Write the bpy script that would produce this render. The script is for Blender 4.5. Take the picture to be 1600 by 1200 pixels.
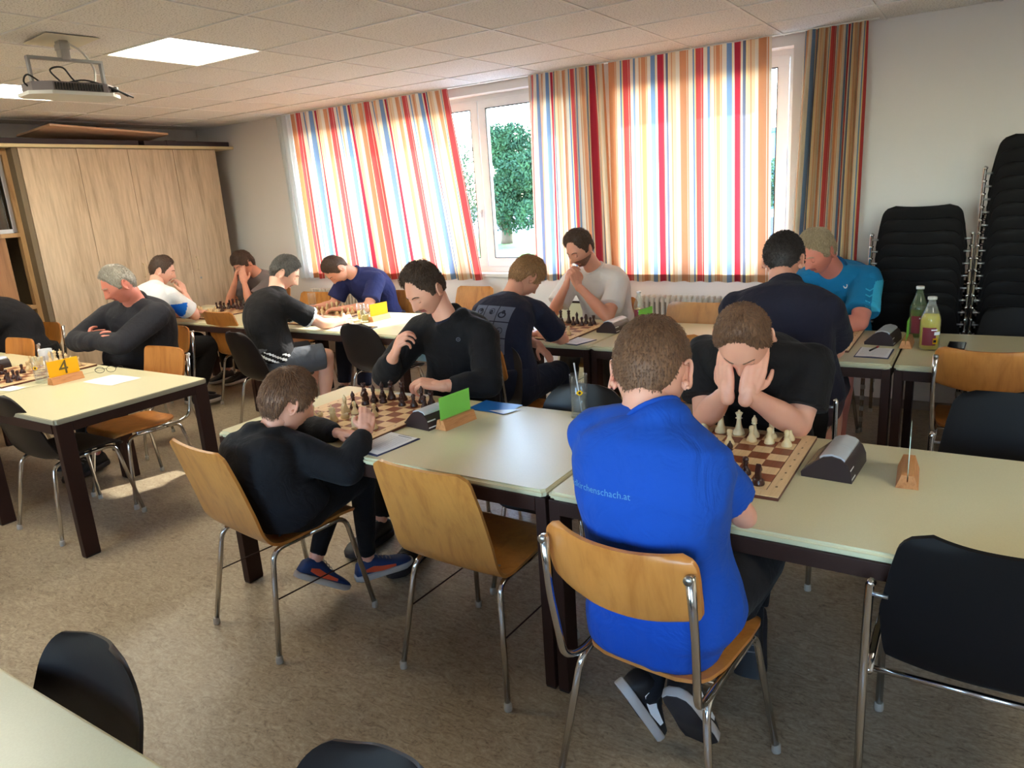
import bpy, bmesh, math, random
import numpy as np
from mathutils import Vector, Matrix
from mathutils.kdtree import KDTree
PI = math.pi
for o in list(bpy.data.objects): bpy.data.objects.remove(o)
scene = bpy.context.scene
COL = scene.collection

# ---------------------------------------------------------------- camera
def cam_axes(yaw, pitch, roll):
    cy, sy, cp, sp = math.cos(yaw), math.sin(yaw), math.cos(pitch), math.sin(pitch)
    fwd = Vector((sy*cp, cy*cp, -sp)); right = Vector((cy, -sy, 0)); up = right.cross(fwd)
    cr, sr = math.cos(roll), math.sin(roll)
    return cr*right + sr*up, -sr*right + cr*up, fwd
CR, CU, CF = cam_axes(-0.5785, 0.257, -0.0665)
cd = bpy.data.cameras.new('camera'); cam = bpy.data.objects.new('camera', cd); COL.objects.link(cam)
cd.sensor_width = 36; cd.lens = 36*1148/1600; cd.clip_start = .05; cd.clip_end = 300
cam.matrix_world = Matrix(((CR.x, CU.x, -CF.x, 3.79), (CR.y, CU.y, -CF.y, -3.295), (CR.z, CU.z, -CF.z, 1.687), (0, 0, 0, 1)))
scene.camera = cam

# ---------------------------------------------------------------- world, sun, exposure
SUN_DIR = Vector((-.32, -1, -.62)).normalized()          # the way the light travels
w = bpy.data.worlds.new('world'); scene.world = w; w.use_nodes = True
nt = w.node_tree; nt.nodes.clear()
sky = nt.nodes.new('ShaderNodeTexSky'); sky.sky_type = 'NISHITA'; sky.sun_disc = False
sky.sun_elevation = math.asin(-SUN_DIR.z); sky.sun_rotation = math.atan2(-SUN_DIR.x, -SUN_DIR.y)
sky.air_density = 1.0; sky.dust_density = 0.6; sky.ozone_density = 2.0
bg = nt.nodes.new('ShaderNodeBackground'); bg.inputs[1].default_value = 1.0
out = nt.nodes.new('ShaderNodeOutputWorld')
nt.links.new(sky.outputs[0], bg.inputs[0]); nt.links.new(bg.outputs[0], out.inputs[0])
sl = bpy.data.lights.new('sun', 'SUN'); sl.energy = 3.2; sl.angle = math.radians(.6); sl.color = (1, .95, .86)
so = bpy.data.objects.new('sun', sl); COL.objects.link(so); so.location = (8, 20, 12)
so.rotation_euler = SUN_DIR.to_track_quat('-Z', 'Y').to_euler()
LAMP = 5.5                                              # emission of the ceiling light panels
vs = scene.view_settings
scene.display_settings.display_device = 'sRGB'
vs.view_transform = 'Standard'; vs.look = 'None'; vs.exposure = 2.12; vs.gamma = 1; vs.use_curve_mapping = False

# ---------------------------------------------------------------- materials
def srgb(r, g, b):
    f = lambda c: ((c/255+.055)/1.055)**2.4 if c > 10 else c/255/12.92
    return (f(r), f(g), f(b), 1)
MATS = {}
def mat(name, col, rough=.5, metal=0, spec=.5, **kw):
    if name in MATS: return MATS[name]
    m = bpy.data.materials.new(name); m.use_nodes = True; MATS[name] = m
    b = m.node_tree.nodes['Principled BSDF']
    b.inputs['Base Color'].default_value = col if len(col) == 4 else (*col, 1)
    b.inputs['Roughness'].default_value = rough; b.inputs['Metallic'].default_value = metal
    b.inputs['Specular IOR Level'].default_value = spec
    for k, v in kw.items(): b.inputs[k.replace('_', ' ')].default_value = v
    return m
def P(m): return m.node_tree.nodes['Principled BSDF']
def N(m, t, **kw):
    n = m.node_tree.nodes.new('ShaderNode'+t)
    for k, v in kw.items():
        if k.startswith('i_'): n.inputs[k[2:].replace('_', ' ')].default_value = v
        else: setattr(n, k, v)
    return n
def L(m, a, b): m.node_tree.links.new(a, b)
def ramp(m, fac, stops, interp='LINEAR'):
    r = N(m, 'ValToRGB'); r.color_ramp.interpolation = interp; e = r.color_ramp.elements
    while len(e) > 1: e.remove(e[0])
    e[0].position = stops[0][0]; e[0].color = stops[0][1]
    for p, c in stops[1:]:
        q = e.new(p); q.color = c
    L(m, fac, r.inputs[0]); return r.outputs[0]
def coords(m, kind='Object', scale=(1, 1, 1), rot=(0, 0, 0), loc=(0, 0, 0)):
    tc = N(m, 'TexCoord'); mp = N(m, 'Mapping')
    mp.inputs['Scale'].default_value = scale; mp.inputs['Rotation'].default_value = rot; mp.inputs['Location'].default_value = loc
    L(m, tc.outputs[kind], mp.inputs[0]); return mp.outputs[0]
def noise(m, vec, scale, detail=4, rough=.55, dist=0):
    n = N(m, 'TexNoise'); n.inputs['Scale'].default_value = scale; n.inputs['Detail'].default_value = detail
    n.inputs['Roughness'].default_value = rough; n.inputs['Distortion'].default_value = dist
    L(m, vec, n.inputs['Vector']); return n.outputs[0]
def bump(m, h, strength=.2, dist=.002):
    b = N(m, 'Bump'); b.inputs['Strength'].default_value = strength; b.inputs['Distance'].default_value = dist
    L(m, h, b.inputs['Height']); L(m, b.outputs[0], P(m).inputs['Normal'])
def mixc(m, fac, a, b, blend='MIX'):
    n = N(m, 'Mix', data_type='RGBA', blend_type=blend)
    for i, s in ((0, fac), (6, a), (7, b)):
        if hasattr(s, 'is_linked'): L(m, s, n.inputs[i])
        else: n.inputs[i].default_value = s
    return n.outputs[2]
def c3(r, g, b): return srgb(r, g, b)

def wood(name, base, dark, scale=1.0, rough=.4, axis='z', coat=0, contrast=1.0):
    m = mat(name, base, rough)
    s = {'z': (9, 9, .9), 'x': (.9, 9, 9), 'y': (9, .9, 9)}[axis]
    v = coords(m, 'Object', tuple(k*scale for k in s))
    n = noise(m, v, 2.2, 8, .6, .6)
    n2 = noise(m, v, 9, 3, .5, .1)
    c = ramp(m, n, [(.32, dark), (.5, base), (.75, tuple(min(1, x*1.12) for x in base[:3])+(1,))])
    c2 = mixc(m, .18*contrast, c, ramp(m, n2, [(.4, dark), (.6, base)]))
    L(m, c2, P(m).inputs['Base Color']); bump(m, n2, .08, .001)
    P(m).inputs['Coat Weight'].default_value = coat; P(m).inputs['Coat Roughness'].default_value = .25
    return m

M = {}
# floor: marbled linoleum with darker worm-like flecks
m = mat('linoleum', (.3, .25, .18), .34)
v = coords(m, 'Object', (1, 1, 1), (0, 0, .5))
a = noise(m, v, 1.6, 5, .6, .4); b = noise(m, coords(m, 'Object', (7, 17, 1), (0, 0, .5)), 2.0, 7, .75, 2.2)
c = noise(m, coords(m, 'Object', (60, 60, 1)), 1.5, 3, .6)
base = ramp(m, b, [(.36, c3(84, 68, 50)), (.43, c3(140, 122, 98)), (.56, c3(174, 158, 132)), (.70, c3(202, 188, 162))])
base = mixc(m, .28, base, ramp(m, a, [(.3, c3(130, 108, 88)), (.7, c3(182, 166, 140))]))
base = mixc(m, .22, base, ramp(m, c, [(.35, c3(100, 84, 66)), (.65, c3(186, 168, 138))]))
L(m, base, P(m).inputs['Base Color']); bump(m, b, .12, .001)
L(m, ramp(m, a, [(.3, (.30,)*3+(1,)), (.7, (.42,)*3+(1,))]), P(m).inputs['Roughness']); M['floor'] = m
m = mat('wall_paint', c3(232, 225, 219), .85); bump(m, noise(m, coords(m), 180, 2), .15, .001); M['wall'] = m
m = mat('warm_wall_paint', c3(226, 205, 176), .85); M['wall_warm'] = m
m = mat('mineral_fibre_tile', c3(222, 214, 203), .9)
v = coords(m); a = noise(m, v, 110, 3, .7); f = ramp(m, a, [(.36, (.0,)*3+(1,)), (.46, (1,)*3+(1,))])
L(m, mixc(m, f, c3(176, 168, 158), c3(240, 235, 228)), P(m).inputs['Base Color']); bump(m, a, .5, .003); M['tile'] = m
M['tbar'] = mat('ceiling_rail_white', c3(238, 233, 225), .5)
m = mat('cream_laminate', c3(214, 206, 168), .30); n = noise(m, coords(m), 260, 2)
L(m, mixc(m, .1, c3(214, 206, 168), ramp(m, n, [(.4, c3(190, 180, 140)), (.6, c3(224, 218, 184))])), P(m).inputs['Base Color'])
M['top'] = m
M['edge'] = mat('cream_table_edge', c3(206, 198, 160), .38)
M['edge_grey'] = mat('grey_table_edge', c3(160, 152, 128), .5)
M['frame_brown'] = mat('dark_brown_steel', c3(52, 32, 26), .5, spec=.2)
M['chrome'] = mat('chrome', (.62, .6, .57), .16, 1)
M['steel'] = mat('brushed_steel', (.45, .45, .44), .35, 1)
M['foot'] = mat('beige_rubber_foot', c3(168, 160, 146), .5)
M['white_plastic'] = mat('white_plastic', c3(210, 208, 200), .4)
M['black_plastic'] = mat('brown_black_plastic', c3(27, 21, 20), .42, spec=.3)
m = M['black_plastic']; bump(m, noise(m, coords(m), 350, 2), .15, .0008)
M['black_pad'] = mat('black_upholstery', c3(24, 21, 24), .62)
M['black_shell'] = mat('black_shell_plastic', c3(15, 12, 13), .6, spec=.18)
M['ply'] = wood('beech_plywood', c3(192, 128, 60), c3(168, 104, 44), 1.0, .36, 'z', .25)
M['ply_back'] = wood('beech_plywood_back', c3(196, 126, 58), c3(172, 102, 40), .8, .36, 'z', .25)
M['oak'] = wood('pale_oak_laminate', c3(214, 190, 160), c3(172, 146, 116), .55, .5, 'z', 0, 1.6)
m = M['oak']
M['oak_edge'] = mat('grey_brown_cabinet_side', c3(118, 102, 78), .6)
M['shelf_cream'] = mat('cream_shelf', c3(226, 208, 160), .45)
M['frame_wood'] = wood('light_wood_frame', c3(186, 146, 100), c3(150, 110, 70), 1, .5)
M['brown_board'] = wood('brown_wood_panel', c3(170, 122, 82), c3(140, 96, 62), .7, .5)
M['plank'] = wood('pink_beige_board', c3(226, 184, 150), c3(210, 164, 128), .7, .5, 'y')
M['purple'] = mat('dark_purple_rail', c3(52, 38, 44), .5)
M['pvc'] = mat('window_pvc', c3(236, 238, 240), .3)
M['gasket'] = mat('black_gasket', c3(28, 30, 32), .6)
M['sill'] = mat('sill_white', c3(235, 230, 222), .35)
M['radiator'] = mat('radiator_enamel', c3(226, 216, 200), .4)
M['base'] = mat('baseboard_grey', c3(150, 138, 128), .5)
m = bpy.data.materials.new('window_glass'); m.use_nodes = True; t = m.node_tree; t.nodes.clear()
g = t.nodes.new('ShaderNodeBsdfGlossy'); g.inputs['Roughness'].default_value = .0; tr = t.nodes.new('ShaderNodeBsdfTransparent')
tr.inputs[0].default_value = (.93, .97, .97, 1); fr = t.nodes.new('ShaderNodeFresnel'); fr.inputs[0].default_value = 1.45
mx = t.nodes.new('ShaderNodeMixShader'); o_ = t.nodes.new('ShaderNodeOutputMaterial')
t.links.new(fr.outputs[0], mx.inputs[0]); t.links.new(tr.outputs[0], mx.inputs[1]); t.links.new(g.outputs[0], mx.inputs[2]); t.links.new(mx.outputs[0], o_.inputs[0])
M['pane'] = m
def glassmat(name, col=(1, 1, 1, 1), ior=1.45, rough=0):
    m = mat(name, col, rough, 0); P(m).inputs['Transmission Weight'].default_value = 1; P(m).inputs['IOR'].default_value = ior; return m
def thin(name, tint, milk, ior=1.45, rough=.02):
    m = bpy.data.materials.new(name); m.use_nodes = True; t = m.node_tree; t.nodes.clear(); MATS[name] = m; n = lambda q: t.nodes.new('ShaderNode'+q)
    tr = n('BsdfTransparent'); tr.inputs[0].default_value = tint; g = n('BsdfGlossy'); g.inputs['Roughness'].default_value = rough; lw = n('LayerWeight'); pw = n('Math'); pw.operation = 'POWER'; pw.inputs[1].default_value = 3.5; t.links.new(lw.outputs['Facing'], pw.inputs[0]); fr = n('Math'); fr.operation = 'MULTIPLY_ADD'; fr.inputs[1].default_value = .55; fr.inputs[2].default_value = .035; t.links.new(pw.outputs[0], fr.inputs[0]); a = n('MixShader'); b = n('MixShader'); d = n('BsdfDiffuse'); d.inputs[0].default_value = tint; o_ = n('OutputMaterial')
    t.links.new(fr.outputs[0], a.inputs[0]); t.links.new(tr.outputs[0], a.inputs[1]); t.links.new(g.outputs[0], a.inputs[2]); b.inputs[0].default_value = milk; t.links.new(a.outputs[0], b.inputs[1]); t.links.new(d.outputs[0], b.inputs[2]); t.links.new(b.outputs[0], o_.inputs[0]); return m
M['glass'] = thin('drinking_glass', (.96, .97, .97, 1), .015); M['water'] = thin('water', (.93, .95, .94, 1), .03, 1.33)
m = mat('lamp_panel', (1, 1, .9, 1), .6); P(m).inputs['Emission Color'].default_value = (1, .95, .78, 1); P(m).inputs['Emission Strength'].default_value = LAMP; M['lamp'] = m
M['board_light'] = wood('maple_square', c3(228, 196, 150), c3(214, 178, 130), 3, .35, 'y'); M['board_dark'] = wood('walnut_square', c3(140, 78, 50), c3(112, 58, 36), 3, .35, 'y')
M['board_edge'] = mat('board_red_brown_edge', c3(92, 44, 28), .45)
M['piece_white'] = mat('boxwood_piece', c3(226, 200, 152), .35); M['piece_black'] = mat('dark_rosewood_piece', c3(56, 26, 20), .3)
M['ink'] = mat('printed_ink', c3(70, 50, 38), .6); M['felt'] = mat('green_felt', c3(30, 60, 40), .9)
M['clock'] = mat('clock_casing', c3(46, 32, 36), .4); M['silver'] = mat('silver_plastic', c3(196, 200, 206), .3, .15)
M['lcd'] = mat('grey_display', c3(112, 124, 112), .2); M['white'] = mat('white_label', c3(235, 235, 235), .6)
M['paper'] = mat('paper', c3(238, 238, 240), .8); M['card_pale'] = mat('pale_card', c3(200, 228, 210), .7); M['card_green'] = mat('green_card', c3(160, 222, 116), .7); M['card_yellow'] = mat('yellow_card', c3(250, 205, 20), .7)
for k, q in (('card_green', c3(170, 236, 120)), ('card_yellow', c3(255, 206, 10))):
    m = M[k]; t = m.node_tree; tl = t.nodes.new('ShaderNodeBsdfTranslucent'); tl.inputs[0].default_value = q; mx = t.nodes.new('ShaderNodeMixShader'); mx.inputs[0].default_value = .5
    t.links.new(P(m).outputs[0], mx.inputs[1]); t.links.new(tl.outputs[0], mx.inputs[2]); t.links.new(mx.outputs[0], t.nodes['Material Output'].inputs[0])
M['blue_sheet'] = mat('blue_folder', c3(20, 98, 176), .28); M['stand_wood'] = wood('card_stand_wood', c3(206, 142, 88), c3(180, 112, 62), 4, .5, 'y')
M['phone'] = mat('black_phone', c3(18, 18, 20), .15); M['red'] = mat('red_pen', c3(170, 24, 44), .4); M['dark'] = mat('near_black', c3(16, 15, 16), .5)
M['clipboard'] = mat('navy_clipboard', c3(40, 50, 92), .5)

# ---------------------------------------------------------------- mesh helpers
def link(o): COL.objects.link(o); return o
def mesh_data(name, V, F, mats, smooth=True, mi=None, uv=None):
    me = bpy.data.meshes.new(name); me.from_pydata([tuple(map(float, v)) for v in V], [], [tuple(f) for f in F])
    for m_ in (mats if isinstance(mats, (list, tuple)) else [mats]): me.materials.append(m_)
    if mi is not None: me.polygons.foreach_set('material_index', list(mi))
    if smooth: me.polygons.foreach_set('use_smooth', [True]*len(me.polygons))
    if uv is not None:
        ul = me.uv_layers.new(name='UVMap'); li = np.zeros(len(me.loops), int); me.loops.foreach_get('vertex_index', li)
        ul.data.foreach_set('uv', np.asarray(uv, float)[li].ravel())
    me.update(); return me
def obj(name, me, parent=None, loc=None, rot=None):
    o = bpy.data.objects.new(name, me); link(o)
    if parent is not None: o.parent = parent
    if loc is not None: o.location = loc
    if rot is not None: o.rotation_euler = rot
    return o
def thing(name, label, cat, loc=(0, 0, 0), rz=0, group=None):
    o = obj(name, None, None, loc, (0, 0, rz)); o.empty_display_size = .05
    o['label'] = label; o['category'] = cat
    if group: o['group'] = group
    return o
def tag(o, label, cat, group=None):
    o['label'] = label; o['category'] = cat
    if group: o['group'] = group
    return o
def struct(o): o['kind'] = 'structure'; return o
class MB:
    """collects shapes that end up in one mesh"""
    def __init__(s): s.V = []; s.F = []; s.I = []; s.S = []
    def add(s, V, F, mi=0, smooth=True):
        k = len(s.V); s.V += [tuple(map(float, v)) for v in V]; s.F += [tuple(i+k for i in f) for f in F]; s.I += [mi]*len(F); s.S += [smooth]*len(F); return s
    def box(s, x0, x1, y0, y1, z0, z1, mi=0, bev=0, R=None):
        if bev > 0:
            b = bev; V = []; xs = (x0, x0+b, x1-b, x1); ys = (y0, y0+b, y1-b, y1); zs = (z0, z0+b, z1-b, z1)
            bm = bmesh.new(); bmesh.ops.create_cube(bm, size=1)
            for v in bm.verts: v.co = ((x0+x1)/2+v.co.x*(x1-x0), (y0+y1)/2+v.co.y*(y1-y0), (z0+z1)/2+v.co.z*(z1-z0))
            bmesh.ops.bevel(bm, geom=bm.edges[:], offset=b, segments=2, affect='EDGES', profile=.6)
            bm.verts.index_update(); V = [v.co[:] for v in bm.verts]; F = [[v.index for v in f.verts] for f in bm.faces]; bm.free()
            if R is not None: V = [R @ Vector(v) for v in V]
            return s.add(V, F, mi, False)
        V = [(x, y, z) for x in (x0, x1) for y in (y0, y1) for z in (z0, z1)]
        if R is not None: V = [R @ Vector(v) for v in V]
        return s.add(V, [(0, 1, 3, 2), (4, 6, 7, 5), (0, 4, 5, 1), (2, 3, 7, 6), (0, 2, 6, 4), (1, 5, 7, 3)], mi, False)
    def tube(s, pts, r, n=10, mi=0, cap=True, flat=None):
        pts = [Vector(p) for p in pts]; rs = r if isinstance(r, (list, tuple)) else [r]*len(pts)
        V = []; F = []; T = []
        for i in range(len(pts)):
            d = (pts[min(i+1, len(pts)-1)]-pts[max(i-1, 0)]); T.append(d.normalized())
        up = Vector((0, 0, 1)) if abs(T[0].z) < .9 else Vector((1, 0, 0))
        u = T[0].cross(up).normalized()
        for i, p in enumerate(pts):
            u = (u-T[i]*u.dot(T[i])).normalized(); w_ = T[i].cross(u)
            for k in range(n):
                a = 2*PI*k/n; V.append(p+u*(math.cos(a)*rs[i])+w_*(math.sin(a)*rs[i]))
        for i in range(len(pts)-1):
            for k in range(n): F.append((i*n+k, i*n+(k+1) % n, (i+1)*n+(k+1) % n, (i+1)*n+k))
        if cap: F.append(tuple(range(n-1, -1, -1))); F.append(tuple((len(pts)-1)*n+k for k in range(n)))
        return s.add(V, F, mi)
    def lathe(s, prof, n=16, c=(0, 0, 0), mi=0, cap=True):
        V = []; F = []
        for r, z in prof:
            for k in range(n): V.append((c[0]+r*math.cos(2*PI*k/n), c[1]+r*math.sin(2*PI*k/n), c[2]+z))
        for i in range(len(prof)-1):
            for k in range(n): F.append((i*n+k, i*n+(k+1) % n, (i+1)*n+(k+1) % n, (i+1)*n+k))
        if cap: F.append(tuple(range(n-1, -1, -1))); F.append(tuple((len(prof)-1)*n+k for k in range(n)))
        return s.add(V, F, mi)
    def prism(s, poly, h0, h1, axis='z', mi=0, smooth=False):
        n = len(poly); f = {'z': lambda a, b, h: (a, b, h), 'y': lambda a, b, h: (a, h, b), 'x': lambda a, b, h: (h, a, b)}[axis]
        V = [f(a, b, h0) for a, b in poly]+[f(a, b, h1) for a, b in poly]
        F = [(i, (i+1) % n, n+(i+1) % n, n+i) for i in range(n)]+[tuple(range(n-1, -1, -1)), tuple(range(n, 2*n))]
        return s.add(V, F, mi, smooth)
    def data(s, name, mats):
        me = mesh_data(name, s.V, s.F, mats, False, s.I); me.polygons.foreach_set('use_smooth', s.S)
        bm = bmesh.new(); bm.from_mesh(me); bmesh.ops.recalc_face_normals(bm, faces=bm.faces); bm.to_mesh(me); bm.free(); return me
    def build(s, name, mats, parent=None, loc=None, rot=None): return obj(name, s.data(name, mats), parent, loc, rot)
def bez(pts, n=8):
    """Catmull-Rom through points"""
    P_ = [Vector(p) for p in pts]; P_ = [2*P_[0]-P_[1]]+P_+[2*P_[-1]-P_[-2]]; o = []
    for i in range(1, len(P_)-2):
        a, b, c, d = P_[i-1:i+3]
        for k in range(n):
            t = k/n; o.append(.5*((2*b)+(c-a)*t+(2*a-5*b+4*c-d)*t*t+(3*b-a-3*c+d)*t**3))
    o.append(P_[-2]); return o
def fillet(pts, r, n=5):
    """polyline with rounded corners"""
    P_ = [Vector(p) for p in pts]; o = [P_[0]]
    for i in range(1, len(P_)-1):
        a, b, c = P_[i-1:i+2]; d1 = (a-b); d2 = (c-b); l = min(r, d1.length*.48, d2.length*.48); p = b+d1.normalized()*l; q = b+d2.normalized()*l
        for k in range(n+1):
            t = k/n; o.append(p*(1-t)**2+b*2*t*(1-t)+q*t*t)
    o.append(P_[-1]); return o
def dup(root, loc=None, rz=None, label=None, group=None, name=None):
    """a copy of a thing with copies of its parts and sub-parts (mesh data shared)"""
    r = root.copy(); link(r)
    if loc is not None: r.location = loc
    if rz is not None: r.rotation_euler = (0, 0, rz)
    if label: r['label'] = label
    if group: r['group'] = group
    for ch in KIDS(root):
        c = ch.copy(); link(c); c.parent = r
        for g_ in KIDS(ch):
            d = g_.copy(); link(d); d.parent = c
    return r
_K = {}
def KIDS(o):
    if o.name not in _K: _K[o.name] = [c for c in bpy.data.objects if c.parent == o]
    return _K[o.name]
def text_mesh(name, s, size, mats, parent, matrix, extrude=.0003, align='CENTER'):
    cu = bpy.data.curves.new(name, 'FONT'); cu.body = s; cu.size = size; cu.extrude = extrude; cu.align_x = align; cu.align_y = 'CENTER'; cu.resolution_u = 3
    t_ = bpy.data.objects.new(name, cu); me = bpy.data.meshes.new_from_object(t_); bpy.data.objects.remove(t_)
    me.materials.clear(); me.materials.append(mats); me.transform(matrix); return obj(name, me, parent)
# ================================================================ the room
XL, XR, YB, YW, ZC = -4.1, 6.2, -5.6, 2.42, 2.6
o = MB().box(XL-.1, XR+.1, YB-.1, YW+.1, -.05, 0).build('floor', M['floor']); struct(o)
struct(MB().box(XL-.1, XL, YB, YW+.1, 0, ZC+.15).build('wall_left', M['wall']))
struct(MB().box(XR, XR+.1, YB, YW+.1, 0, ZC+.15).build('wall_right', M['wall']))
FILL_WINDOWS = [(.8, 2.4), (3.9, 5.5)]; mb = MB(); xs_ = [XL-.1]+[q for w__ in FILL_WINDOWS for q in w__]+[XR+.1]
for k in range(0, len(xs_), 2): mb.box(xs_[k], xs_[k+1], YB-.1, YB, 0, ZC+.15)
for a, b in FILL_WINDOWS: mb.box(a, b, YB-.1, YB, 0, .9); mb.box(a, b, YB-.1, YB, 2.45, ZC+.15)
struct(mb.build('wall_back', M['wall']))
for k, (a, b) in enumerate(FILL_WINDOWS):                      # windows added to the unseen rear wall, letting in daylight as fill
    mb = MB(); c_ = (a+b)/2
    for q in ((a, b, .9, .96), (a, b, 2.39, 2.45), (a, a+.06, .96, 2.39), (b-.06, b, .96, 2.39), (c_-.04, c_+.04, .96, 2.39)): mb.box(q[0], q[1], YB-.08, YB-.01, q[2], q[3])
    w_ = struct(mb.build('window_%d' % (k+3), M['pvc']))
    for x0, x1 in ((a+.06, c_-.04), (c_+.04, b-.06)): obj('pane', mesh_data('pane', [(x0, YB-.05, .96), (x1, YB-.05, .96), (x1, YB-.05, 2.39), (x0, YB-.05, 2.39)], [(0, 1, 2, 3)], M['pane'], False), w_)
W1, W2, ZS, ZT = (-2.5, .97), (1.2, 2.56), .95, 2.53
YO = 2.85
mb = MB()
for x0, x1, z0, z1 in ((XL-.1, W1[0], -.05, ZC+.15), (W1[1], W2[0], -.05, ZC+.15), (W2[1], XR+.1, -.05, ZC+.15), (W1[0], W1[1], -.05, ZS), (W2[0], W2[1], -.05, ZS), (W1[0], W1[1], ZT, ZC+.15), (W2[0], W2[1], ZT, ZC+.15)):
    mb.box(x0, x1, YW, YO, z0, z1)
ww = struct(mb.build('wall_window_side', M['wall']))
struct(MB().box(XL-.3, XR+.3, YW+.05, 3.04, ZT+.02, ZT+.34).build('trim_1', M['wall']))    # the eave outside, above the windows
struct(MB().box(XL, XR, YW-.012, YW, 0, .065, 0, .003).build('baseboard_window_side', M['base']))
struct(MB().box(XL, XL+.012, YB, YW, 0, .065, 0, .003).build('baseboard_left', M['base']))
# ceiling: rail grid and mineral tiles
ceil = struct(MB().box(XL-.1, XR+.1, YB-.1, YW+.1, ZC+.03, ZC+.09).build('ceiling', M['wall']))
mb = MB(); T = .625
kx0, kx1, ky0, ky1 = math.floor(XL/T), math.ceil(XR/T), math.floor(YB/T), math.ceil(YW/T)
for k in range(kx0+1, kx1): mb.box(k*T-.0075, k*T+.0075, YB, YW, ZC-.004, ZC+.012)
for k in range(ky0+1, ky1): mb.box(XL, XR, k*T-.0076, k*T+.0076, ZC-.0045, ZC+.0115)
mb.build('ceiling_rail', M['tbar'], ceil)
full = MB().box(-T/2+.008, T/2-.008, -T/2+.008, T/2-.008, 0, .014, 0, .0015).data('ceiling_tile', M['tile'])
lamps = {(-1, -1), (-4, -1), (-1, -4), (-4, -4), (8, -3)}  # the last panel, right of the camera, is added as unseen fill light
for i in range(kx0, kx1):
    for j in range(ky0, ky1):
        x0, x1, y0, y1 = max(i*T, XL), min(i*T+T, XR), max(j*T, YB), min(j*T+T, YW)
        if (i, j) in lamps: continue
        if x1-x0 > T-.01 and y1-y0 > T-.01: obj('ceiling_tile', full, ceil, ((x0+x1)/2, (y0+y1)/2, ZC+.001))
        elif x1-x0 > .03 and y1-y0 > .03: MB().box(x0+.006, x1-.006, y0+.006, y1-.006, ZC+.001, ZC+.015).build('ceiling_tile', M['tile'], ceil)
for (i, j) in sorted(lamps):
    lab = {(-1, -1): 'square ceiling light panel right of the projector, glowing pale yellow', (-4, -1): 'square ceiling light panel at the left edge, behind the projector', (-4, -4): 'square ceiling light panel out of view, far left of the camera', (-1, -4): 'square ceiling light panel out of view, left of the camera', (8, -3): 'added square ceiling light panel out of view, right of the camera'}[(i, j)]
    t_ = thing('ceiling_light', lab, 'ceiling light', ((i+.5)*T, (j+.5)*T, ZC), 0, 'square ceiling light panels')
    MB().box(-.302, .302, -.302, .302, .001, .008).build('diffuser', M['lamp'], t_)
    mb = MB()
    for s_ in (-1, 1):
        mb.box(s_*.302-.004, s_*.302+.004, -.305, .305, -.002, .02); mb.box(-.305, .305, s_*.302-.004, s_*.302+.004, -.0025, .021)
    mb.build('frame', M['tbar'], t_)
# windows
def window(nm, x0, x1, divs, handles):
    fr_ = MB(); y0, y1 = 2.56, 2.64
    fr_.box(x0, x1, y0, y1, ZS, ZS+.06); fr_.box(x0, x1, y0, y1, ZT-.05, ZT); fr_.box(x0, x0+.05, y0, y1, ZS+.06, ZT-.05); fr_.box(x1-.05, x1, y0, y1, ZS+.06, ZT-.05)
    w_ = struct(fr_.build(nm, M['pvc']))
    for i in range(len(divs)-1):
        a, b = divs[i], divs[i+1]; sx = .065; s = MB(); ya, yb = 2.545, 2.6
        s.box(a+.004, b-.004, ya, yb, ZS+.05, ZS+.135, 0, .006); s.box(a+.004, b-.004, ya, yb, ZT-.115, ZT-.04, 0, .006)
        s.box(a+.004, a+.085, ya+.0005, yb, ZS+.13, ZT-.11, 0, .006); s.box(b-.085, b-.004, ya+.0005, yb, ZS+.13, ZT-.11, 0, .006)
        so_ = s.build('sash', M['pvc'], w_)
        g_ = MB(); ga, gb, gz0, gz1 = a+.084, b-.084, ZS+.134, ZT-.114
        for q in ((ga-.002, ga+.004, gz0, gz1), (gb-.004, gb+.002, gz0, gz1)): g_.box(q[0], q[1], ya-.001, ya+.02, q[2], q[3])
        for q in ((ga, gb, gz0-.002, gz0+.004), (ga, gb, gz1-.004, gz1+.002)): g_.box(q[0], q[1], ya-.0015, ya+.02, q[2], q[3])
        g_.build('gasket', M['gasket'], so_)
        mesh = mesh_data('pane', [(ga, 2.575, gz0), (gb, 2.575, gz0), (gb, 2.575, gz1), (ga, 2.575, gz1)], [(0, 1, 2, 3)], M['pane'], False)
        obj('pane', mesh, so_)
    for hx in handles:
        h = MB().box(hx-.014, hx+.014, 2.53, 2.546, 1.46, 1.53, 0, .004); h.box(hx-.011, hx+.011, 2.505, 2.532, 1.50, 1.52, 0, .003); h.box(hx-.010, hx+.010, 2.50, 2.513, 1.37, 1.522, 0, .004)
        h.build('handle', M['pvc'], w_)
    return w_
window('window_1', W1[0], W1[1], (-2.45, -1.33, -.2, .92), (-.243, .1+.78))
window('window_2', W2[0], W2[1], (1.25, 1.88, 2.51), (1.84,))
for k, (a, b) in enumerate((W1, W2)):
    struct(MB().box(a-.02, b+.02, 2.39, 2.56, ZS-.03, ZS+.004, 0, .006).build('trim_%d' % (k+2), M['sill']))

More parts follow.
